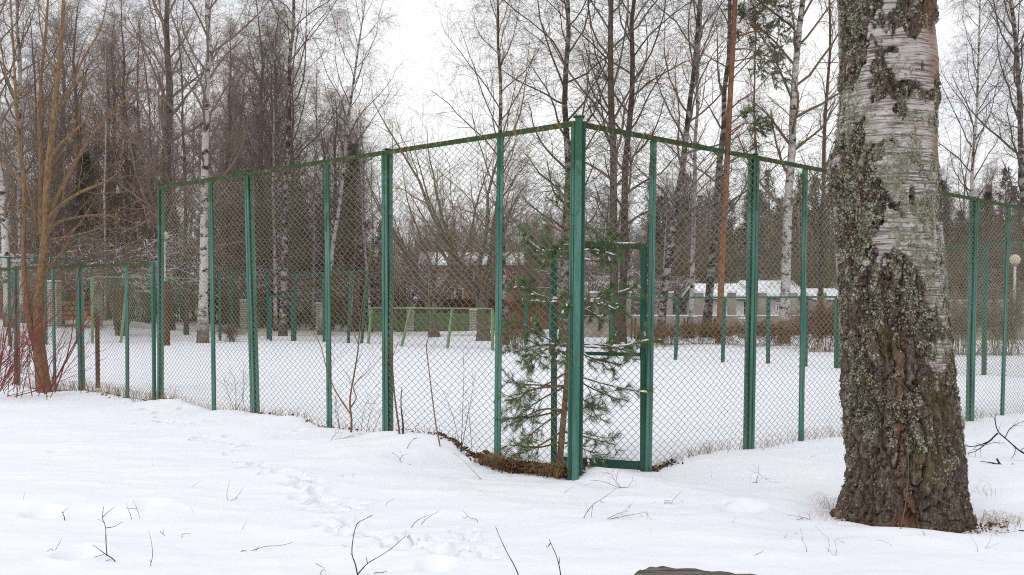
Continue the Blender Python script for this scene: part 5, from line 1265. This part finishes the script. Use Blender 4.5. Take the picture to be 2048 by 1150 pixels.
twig('short dark twig lying under the curved sapling', [[(815, 896), (820, 886), (830, 877), (843, 876)], [(826, 878), (836, 874)]], 0.004)
twig('flat fan of thin twigs lying below the branched sapling', [[(656, 885), (680, 878), (705, 873), (728, 880)], [(660, 884), (668, 872), (678, 862)], [(672, 880), (700, 884), (720, 886)], [(690, 876), (710, 868), (722, 870)], [(690, 900), (700, 888), (712, 880)]], 0.004, kids=5)
twig('slim bent twig lying left of centre on the open snow', [[(482, 1103), (500, 1102), (530, 1093), (560, 1091), (585, 1085)], [(507, 1104), (525, 1112), (546, 1114)], [(512, 1101), (518, 1090)]], 0.0035)
twig('two parallel slanted twigs right of the tall Y twig', [[(822, 1057), (833, 1042), (848, 1034), (866, 1027)], [(842, 1049), (855, 1036), (878, 1022)]], 0.0035)
twig('small jagged twig right of the two slanted twigs', [[(954, 1040), (942, 1037), (934, 1030), (925, 1020)], [(935, 1033), (927, 1037), (925, 1031)]], 0.003)
twig('low bent twig beside the animal track', [[(672, 962), (683, 955), (708, 956)], [(683, 955), (689, 947)], [(705, 956), (709, 942)]], 0.003)
twig('thin knotted twig on the upper left of the open snow', [[(366, 905), (375, 910), (392, 912)], [(368, 908), (372, 902)], [(398, 923), (410, 918), (430, 925)], [(372, 920), (395, 912), (410, 904)]], 0.003)
twig('short single twig left of the track', [[(72, 961), (82, 956), (95, 952)]], 0.0025)
twig('thin upright stalk near the left edge', [[(43, 1010), (47, 995), (51, 983)]], 0.002)
twig('small dark hooked twig left of the slim bent twig', [[(364, 1074), (366, 1068), (380, 1067)], [(320, 1063), (327, 1069), (334, 1076)], [(326, 1068), (327, 1060)]], 0.0035)
twig('little pointed sprig near the bottom centre', [[(640, 1150), (648, 1138), (652, 1145)], [(632, 1127), (640, 1132), (650, 1136)]], 0.003)
twig('low twig at the bottom edge right of the Y twig', [[(748, 1148), (760, 1145), (774, 1143)], [(764, 1146), (772, 1142)]], 0.003)
rg = np.random.default_rng(77)
for i in range(26):
    px, py = rg.uniform(60, 1640), rg.uniform(900, 1100); a = rg.normal(0, 0.8); l = rg.uniform(6, 26)
    twig('hair thin stalk poking out of the open snow', [[(px, py), (px + l * math.sin(a) * 0.5, py - l * 0.5 * abs(math.cos(a)) - 1), (px + l * math.sin(a), py - l * abs(math.cos(a)) - 1)]], rg.uniform(0.0012, 0.002), group='stalks in the snow', name='snow_stalk')
for i in range(12):
    px, py = rg.uniform(1600, 2040), rg.uniform(1060, 1120); a = rg.normal(0, 1.0); l = rg.uniform(10, 45)
    twig('hair thin twig in the snow below the big birch', [[(px, py), (px + l * math.sin(a) * 0.5 + 3, py - l * 0.5 * abs(math.cos(a)) - 1), (px + l * math.sin(a), py - l * abs(math.cos(a)) - 1)]], rg.uniform(0.0015, 0.003), group='twigs below the birch', name='snow_twig', kids=1, seed=i)
twig('orange upright shoot growing at the foot of the big birch', [[(1797, 1078), (1803, 1050), (1811, 1010), (1817, 950), (1816, 905), (1814, 870)]], 0.0055, 'twig_orange')
twig('short reddish shoot left of the orange shoot', [[(1784, 1066), (1786, 1040), (1784, 1005), (1780, 975)]], 0.003, 'dogwood')
twig('big fallen dark branch right of the big birch', [[(2075, 920), (2042, 903), (2015, 880), (1996, 862), (1990, 838), (1993, 828)], [(1996, 866), (1975, 884), (1945, 893), (1925, 890)], [(1985, 878), (1955, 900), (1935, 908)], [(2010, 876), (2022, 855), (2048, 842)], [(2030, 892), (2030, 905), (2025, 915)], [(1960, 892), (1990, 885), (2010, 884)], [(2042, 900), (2055, 890), (2065, 880)]], 0.014, name='fallen_branch', kids=6)
twig('bent dark stub poking from the snow at the right edge', [[(1998, 928), (1994, 918), (2003, 930), (2016, 932), (2026, 928), (2028, 936)], [(2003, 930), (1985, 926), (1960, 922)]], 0.014, name='fallen_branch')
for px, py in ((1670, 1010),):
    pass
twig('dark dry twigs leaning on the left root of the big birch', [[(1672, 1037), (1690, 1022), (1706, 1014)], [(1690, 1022), (1720, 1020), (1748, 1046)]], 0.004)

# ------------------------------------------------------------------ background: street fence, walls, houses, lamps
def brick_mat(name, a, b, mortar, sx):
    t = NT(name); bt = t.n('ShaderNodeTexBrick'); v = t.coord('Object', (1, 1, 1))
    s = t.n('ShaderNodeSeparateXYZ'); t.l(v, s.inputs[0]); c = t.n('ShaderNodeCombineXYZ')
    t.l(t.math('ADD', s.outputs[0], s.outputs[1]), c.inputs[0]); t.l(s.outputs[2], c.inputs[1]); t.l(c.outputs[0], bt.inputs['Vector'])
    for k, vv in (('Color1', a), ('Color2', b), ('Mortar', mortar)): bt.inputs[k].default_value = (*vv, 1)
    bt.inputs['Scale'].default_value = 1.0; bt.inputs['Brick Width'].default_value = 0.26 * sx; bt.inputs['Row Height'].default_value = 0.085 * sx; bt.inputs['Mortar Size'].default_value = 0.014 * sx
    t.bump(bt.outputs['Fac'], -0.5, 0.02)
    return t.done(bt.outputs['Color'], 0.9, 0.2)
M['pale_brickwork'] = brick_mat('pale_brickwork', (0.46, 0.43, 0.37), (0.60, 0.57, 0.51), (0.17, 0.15, 0.13), 1.15)
M['red_brickwork'] = brick_mat('red_brickwork', (0.40, 0.10, 0.045), (0.30, 0.075, 0.04), (0.30, 0.22, 0.18), 1.0)

def pillar(px, y0_, top, bottom, wpx, label, group='brick pillars along the street'):
    a = at(px, bottom, y0_); z1 = at(px, top, y0_)[2]; wd = wpx * y0_ / F
    t = thing('brick_pillar', label, 'pillar', (a[0], y0_, a[2] - 0.3), group)
    mb = MB(); mb.box((a[0], y0_, (a[2] - 0.3 + z1) / 2), (wd, wd, z1 - a[2] + 0.3)); part('shaft', mb, M['pale_brickwork'], t)
    mb = MB(); mb.box((a[0], y0_, z1 + 0.03), (wd * 1.12, wd * 1.12, 0.055)); part('cap', mb, M['concrete'], t)
    mb = MB(); mb.box((a[0], y0_, z1 + 0.092), (wd * 1.05, wd * 1.05, 0.065)); part('snow_cap', mb, M['snow_cap'], t)
pillar(195, 50, 562, 642, 16, 'pale brick pillar behind the low fence at left'); pillar(108, 48, 566, 642, 22, 'pale brick pillar behind the ochre stems')
pillar(488, 58, 603, 657, 13, 'pale brick pillar beside the third left post'); pillar(638, 60, 609, 660, 11, 'pale brick pillar left of the fourth left post')
pillar(821, 62, 618, 661, 15, 'pale brick pillar behind the leaning pale green frame'); pillar(946, 63, 622, 662, 14, 'pale brick pillar left of the mullion nearest the corner')
pillar(1388, 46, 636, 690, 11, 'small pale brick pillar between leaning birch and slim birch'); pillar(1484, 46, 640, 692, 13, 'small pale brick pillar right of the orange pine')

def panel_fence(name, label, pa, pb, ya, yb, top, bottom, mat, nrib, cat='fence', ribs='board', bayn=None):
    """boarded fence seen between columns pa and pb; boards are separate parts when few"""
    A = at(pa, bottom, ya); B = at(pb, bottom, yb); zt0, zt1 = at(pa, top, ya)[2], at(pb, top, yb)[2]
    t = thing(name, label, cat, (*A[:2], A[2] - 0.3)); d = B - A; L = math.hypot(d[0], d[1]); rz = math.atan2(d[1], d[0]); rng = np.random.default_rng(int(pa))
    n = bayn
    for k in range(n):
        s0, s1 = k / n, (k + 1) / n; mb = MB(); m = nrib
        for j in range(m):
            s = s0 + (s1 - s0) * (j + 0.5) / m; c = A + d * s; zt_ = zt0 + (zt1 - zt0) * s + rng.normal(0, 0.015)
            mb.box((c[0], c[1] + rng.uniform(0, 0.02), (zt_ + c[2] - 0.3) / 2), (L / n / m * 0.94, 0.03, zt_ - c[2] + 0.3), rz)
        o = part('board_panel', mb, M[mat], t); o['kind'] = 'stuff'
        c = A + d * s0; mb = MB(); mb.box((c[0], c[1] + 0.09, (zt0 + c[2]) / 2), (0.1, 0.1, zt0 - c[2] + 0.3), rz); part('post', mb, M[mat], t)
    c = (A + B) / 2; mb = MB(); mb.box((c[0], c[1] + 0.055, (zt0 + zt1) / 2 - 0.25), (L, 0.04, 0.09), rz); part('crossbar', mb, M[mat], t)
M['green_panel'] = two_tone('olive_green_panel', (0.13, 0.165, 0.075), (0.19, 0.23, 0.12), ns=3)
panel_fence('green_fence', 'olive green fence panel between the two right brick pillars', 829, 940, 62.1, 62.9, 626, 655, 'green_panel', 16, bayn=3)
panel_fence('green_fence', 'olive green fence panel left of the pillar behind the leaning frame', 735, 813, 61.4, 61.9, 624, 652, 'green_panel', 16, bayn=2)
panel_fence('green_fence', 'olive green fence panel ending at the mullion nearest the corner', 953, 1010, 63.1, 63.6, 628, 656, 'green_panel', 12, bayn=2)
panel_fence('dark_fence', 'dark brown board fence below the red brick house', 560, 1008, 72, 76, 598, 645, 'wood_dark', 14, bayn=8)
panel_fence('brown_fence', 'rusty brown board fence left of the corner post', 1012, 1150, 66, 66, 603, 654, 'wood_red', 14, bayn=4)
# low dark pipe railing between the pillars
for pa, pb, y_, top, bot, lab in ((530, 632, 60, 632, 650, 'low dark pipe railing left of the fourth left post'), (646, 735, 61, 634, 652, 'low dark pipe railing right of the fourth left post')):
    A, B = at(pa, bot, y_), at(pb, bot, y_); zt_ = at(pa, top, y_)[2]; t = thing('pipe_railing', lab, 'railing', A)
    for z_ in (zt_, A[2] + 0.12):
        mb = MB(); mb.prism(tube_profile(0.07, 0.07), (A[0], y_, z_), (B[0], y_, z_), (0, 0, 1)); part('rail', mb, M['twig_black'], t)
    for s in np.linspace(0, 1, 6):
        mb = MB(); mb.prism(tube_profile(0.06, 0.06), (A[0] + (B[0] - A[0]) * s, y_ + .07, A[2] - .2), (A[0] + (B[0] - A[0]) * s, y_ + .07, zt_ + 0.02), (1, 0, 0)); part('upright', mb, M['twig_black'], t)
# rusty leaning rods
for k, (pa, lean) in enumerate(((1366, 3), (1372, 4), (1424, 6), (1431, 5), (1262, 2), (1268, 3))):
    A = at(pa, 690, 47); B = at(pa + lean, 637, 47); mb = MB(); mb.prism(tube_profile(0.07, 0.07), A - (0, 0, .2), B, (1, 0, 0)); mb.box(B + (0, 0, 0.004), (0.09, 0.09, 0.01))
    tag(obj('rusty_rod', mb.mesh('rusty_rod', M['rust'], False, A), None, A), ['left rod of the rusty pair left of the small brick pillar', 'right rod of the rusty pair left of the small brick pillar', 'left rod of the rusty pair left of the orange pine', 'right rod of the rusty pair left of the orange pine', 'left rusty rod behind the gate', 'right rusty rod behind the gate'][k], 'rod', 'rusty rods')

# beige masonry wall with pillars at right
def masonry():
    yA = 52; zt_, zb = at(0, 632, yA)[2], at(0, 668, yA)[2]; x0, x1 = at(1150, 0, yA)[0], at(1760, 0, yA)[0]
    t = thing('masonry_wall', 'long beige masonry wall with square pillars behind the far fence', 'wall', (x0, yA, zb))
    mb = MB(); mb.box(((x0 + x1) / 2, yA, (zt_ + zb - 0.3) / 2), (x1 - x0, 0.35, zt_ - zb + 0.3)); part('plinth', mb, M['concrete'], t)
    mb = MB(); mb.box(((x0 + x1) / 2, yA, zt_ + 0.03), (x1 - x0, 0.40, 0.056)); part('snow_strip', mb, M['snow_cap'], t)
    for px in (1190, 1255, 1339, 1401, 1467, 1528, 1590, 1648, 1705):
        x = at(px, 0, yA)[0]; zp = at(px, 586, yA)[2]; mb = MB(); mb.box((x, yA, (zt_ + 0.06 + zp) / 2), (0.38, 0.38, zp - zt_ - 0.06)); p = part('pillar', mb, M['concrete'], t)
        mb = MB(); mb.box((x, yA, zp + 0.045), (0.46, 0.46, 0.085)); part('cap', mb, M['snow_cap'], t)
    yA = 44; zt_, zb = at(0, 642, yA)[2], -0.1; x0, x1 = at(1880, 0, yA)[0], at(2100, 0, yA)[0]
    t = thing('masonry_wall', 'pale wall with white pillars right of the big birch', 'wall', (x0, yA, zb))
    mb = MB(); mb.box(((x0 + x1) / 2, yA, (zt_ + zb - 0.3) / 2), (x1 - x0, 0.3, zt_ - zb + 0.3)); part('plinth', mb, M['concrete'], t)
    mb = MB(); mb.box(((x0 + x1) / 2, yA, zt_ + 0.03), (x1 - x0, 0.34, 0.056)); part('snow_strip', mb, M['snow_cap'], t)
    for px in (1900, 1932, 1978, 2012, 2055):
        x = at(px, 0, yA)[0]; zp = at(px, 603, yA)[2]; mb = MB(); mb.box((x, yA, (zt_ + 0.06 + zp) / 2), (0.34, 0.34, zp - zt_ - 0.06)); part('pillar', mb, M['plaster'], t)
        mb = MB(); mb.box((x, yA, zp + 0.04), (0.4, 0.4, 0.075)); part('cap', mb, M['snow_cap'], t)
masonry()

def gable(mb, x0, x1, y0_, y1, ze, zr, over=0.25, th=0.16, axis='x'):
    """two roof slabs with ridge along x"""
    ym = (y0_ + y1) / 2
    for ya in (y0_ - over, y1 + over):
        v = [(x0 - over, ya, ze - 0.1), (x1 + over, ya, ze - 0.1), (x1 + over, ym, zr), (x0 - over, ym, zr)]
        v = v + [(a, b, c + th) for a, b, c in v]
        mb.add(v, [[0, 1, 2, 3], [4, 5, 6, 7], [0, 1, 5, 4], [1, 2, 6, 5], [2, 3, 7, 6], [3, 0, 4, 7]])

def house(name, label, pa, pb, y_, depth, eave, ridge, wall, windows, base=None, gmat=None, trim=True):
    x0, x1 = at(pa, 0, y_)[0], at(pb, 0, y_)[0]; ze, zr = at(0, eave, y_)[2], at(0, ridge, y_ + depth / 2)[2]; zb = float(ground_z((x0 + x1) / 2, y_)) - 0.3
    t = thing(name, label, 'house', (x0, y_, zb))
    mb = MB(); mb.box(((x0 + x1) / 2, y_ + depth / 2, (ze + zb) / 2), (x1 - x0, depth, ze - zb)); part('wall', mb, M[wall], t)
    mb = MB(); gable(mb, x0, x1, y_, y_ + depth, ze, zr, 0.35, 0.10); part('roof', mb, M['wood_grey'], t)
    mb = MB(); gable(mb, x0, x1, y_, y_ + depth, ze + 0.115, zr + 0.115, 0.3, 0.22); part('roof_snow', mb, M['snow_cap'], t)
    for s in (x0 + 0.01, x1 - 0.01):
        mb = MB(); mb.add([(s, y_ + 0.02, ze), (s, y_ + depth - 0.02, ze), (s, y_ + depth / 2, zr - 0.02)], [[0, 1, 2]]); mb.add([(s + 0.04, y_ + 0.02, ze), (s + 0.04, y_ + depth - 0.02, ze), (s + 0.04, y_ + depth / 2, zr - 0.02)], [[0, 2, 1]]); part('gable', mb, M[gmat or wall], t)
    for (wp, wt, wb, ww) in windows:
        xc = at(wp, 0, y_)[0]; z1, z0 = at(0, wt, y_)[2], at(0, wb, y_)[2]; hw = ww * y_ / F / 2
        mb = MB(); mb.box((xc, y_ - 0.025, (z0 + z1) / 2), (hw * 2, 0.04, z1 - z0)); wn = part('window', mb, M['glass'], t)
        f = MB(); b = 0.09
        f.box((xc - hw, y_ - 0.05, (z0 + z1) / 2), (b, 0.1, z1 - z0 + b)); f.box((xc + hw, y_ - 0.05, (z0 + z1) / 2), (b, 0.1, z1 - z0 + b)); f.box((xc, y_ - 0.055, z1), (2 * hw - b, 0.1, b)); f.box((xc, y_ - 0.055, z0), (2 * hw - b, 0.1, b)); f.box((xc, y_ - 0.05, (z0 + z1) / 2), (0.06, 0.08, z1 - z0 - b)); f.box((xc, y_ - 0.052, z0 + (z1 - z0) * 0.68), (2 * hw - b - 0.02, 0.07, 0.05))
        fo = obj('frame', f.mesh('frame', M['white_paint'], False, (x0, y_, zb)), wn)
    return t
house('brick_house', 'red brick house with snowy roof behind the bare trees', 838, 1044, 92, 9, 531, 512, 'red_brickwork', [(858, 548, 572, 14), (895, 574, 606, 16), (917, 574, 606, 16), (952, 576, 606, 14), (940, 540, 562, 14), (1026, 545, 572, 12), (982, 545, 570, 12)])
house('white_shed', 'white walled shed with snowy roof right of the orange pine', 1412, 1492, 60, 6, 598, 578, 'plaster', [(1440, 606, 622, 9)], gmat='roof_green')
house('white_shed', 'white walled shed with snowy roof left of the first right mullion', 1516, 1606, 60, 6, 596, 572, 'plaster', [(1560, 606, 622, 9)])
house('white_shed', 'small white shed with snowy roof close to the big birch', 1640, 1690, 58, 5, 600, 588, 'plaster', [])
house('grey_shed', 'grey shed with snowy roof at the left edge', -90, 30, 62, 6, 548, 518, 'rubber', [(5, 556, 590, 12)])
house('beige_house', 'pale beige house with grey window behind the gate', 1150, 1282, 70, 8, 590, 572, 'concrete', [(1258, 601, 622, 24)])

def lamp(px, py, y_, rpx, label):
    c = at(px, py, y_); r = rpx * y_ / F; zb = float(ground_z(c[0], y_)) - 0.2; t = thing('street_lamp', label, 'lamp', (c[0], y_, zb))
    n, m = 16, 10; v = [(0, 0, -1)] + [(math.sin(a) * math.cos(b), math.sin(a) * math.sin(b), -math.cos(a)) for a in np.linspace(0, math.pi, m + 1)[1:-1] for b in np.arange(n) * 2 * math.pi / n] + [(0, 0, 1)]
    v = np.array(v) * r + c; g = MB()
    tri = [[0, 1 + (i + 1) % n, 1 + i] for i in range(n)] + [[len(v) - 1, len(v) - 1 - n + i, len(v) - 1 - n + (i + 1) % n] for i in range(n)]
    q = [[1 + j * n + i, 1 + j * n + (i + 1) % n, 1 + (j + 1) * n + (i + 1) % n, 1 + (j + 1) * n + i] for j in range(m - 2) for i in range(n)]
    g.add(v, tri); g.f.setdefault(4, []).append(np.array(q)); part('globe', g, M['globe'], t, True)
    p = MB(); p.tubes(np.array([(c[0], y_, zb), (c[0], y_, c[2] - r * 1.1)]), np.array([0.05, 0.04]), 10); part('pole', p, M['plaster'], t, True)
    p = MB(); p.tubes(np.array([(c[0], y_, c[2] - r * 1.25), (c[0], y_, c[2] - r * 0.9)]), np.array([0.09, 0.11]), 10); part('collar', p, M['rubber'], t, True)
lamp(329, 471, 46, 8.5, 'globe street lamp beside the end post of the tall fence'); lamp(2030, 519, 33, 10.5, 'globe street lamp at the right edge')

def log_pile():
    c = at(140, 640, 49); t = thing('log_pile', 'stack of cut logs behind the low fence at left', 'log pile', c); rng = np.random.default_rng(9)
    for r_ in range(4):
        for k in range(9 - r_):
            x = c[0] - 1.0 + (k + 0.5 * r_) * 0.26 + rng.normal(0, 0.015); z_ = c[2] + 0.1 + r_ * 0.23; rr = rng.uniform(0.1, 0.13); mb = MB()
            a = np.arange(10) * 2 * math.pi / 10; v = np.concatenate([np.stack([x + np.cos(a) * rr, np.full(10, y_), z_ + np.sin(a) * rr], -1) for y_ in (49 - 0.5, 49.5)])
            mb.add(v, [[i, (i + 1) % 10, (i + 1) % 10 + 10, i + 10] for i in range(10)]); mb.add(np.concatenate([v, [(x, 48.5, z_)]]), [[i, (i + 1) % 10, 20] for i in range(10)])
            part('log', mb, M['cut_wood'], t)
log_pile()

# weathered bench in the near foreground, only its back edge is in the picture
def bench():
    c = at(1400, 1137, 4.6); ztop = c[2]; t = thing('wooden_bench', 'weathered grey wooden bench seat at the bottom edge of the picture', 'bench', (c[0], c[1], 0.0))
    P = [at(1256, 1151, 4.42), at(1275, 1143, 4.55), at(1300, 1138, 4.62), at(1330, 1137, 4.63), at(1400, 1141, 4.58), at(1470, 1146, 4.52), at(1540, 1150, 4.47), at(1700, 1160, 4.36)]
    top = [(p[0], p[1]) for p in P]; top = smooth_line(np.array([(x, y, 0) for x, y in top]), 30)[:, :2]
    rng = np.random.default_rng(2); top = top + rng.normal(0, 0.0015, top.shape)
    outl = list(map(tuple, top)) + [(top[-1][0] - 0.05, top[-1][1] - 0.36), (top[0][0] + 0.02, top[0][1] - 0.36)]
    n = len(outl); z1 = [ztop] * n; mb = MB()
    v = np.array([(x, y, ztop + (0.004 * math.sin(i * 1.7))) for i, (x, y) in enumerate(outl)] + [(x, y, ztop - 0.06) for x, y in outl])
    mb.add(v, [[i, (i + 1) % n, (i + 1) % n + n, i + n] for i in range(n)]); cc = v[:n].mean(0); mb.add(np.concatenate([v, [cc, cc - (0, 0, 0.06)]]), [[i, (i + 1) % n, 2 * n] for i in range(n)] + [[(i + 1) % n + n, i + n, 2 * n + 1] for i in range(n)])
    part('seat', mb, M['wood_grey'], t)
    for s in (0.2, 0.75):
        q = top[int(s * 29)]; mb = MB(); mb.box((q[0], q[1] - 0.18, (ztop - 0.06) / 2 - 0.1), (0.12, 0.16, ztop - 0.06 + 0.2)); part('leg', mb, M['wood_grey'], t)
bench()
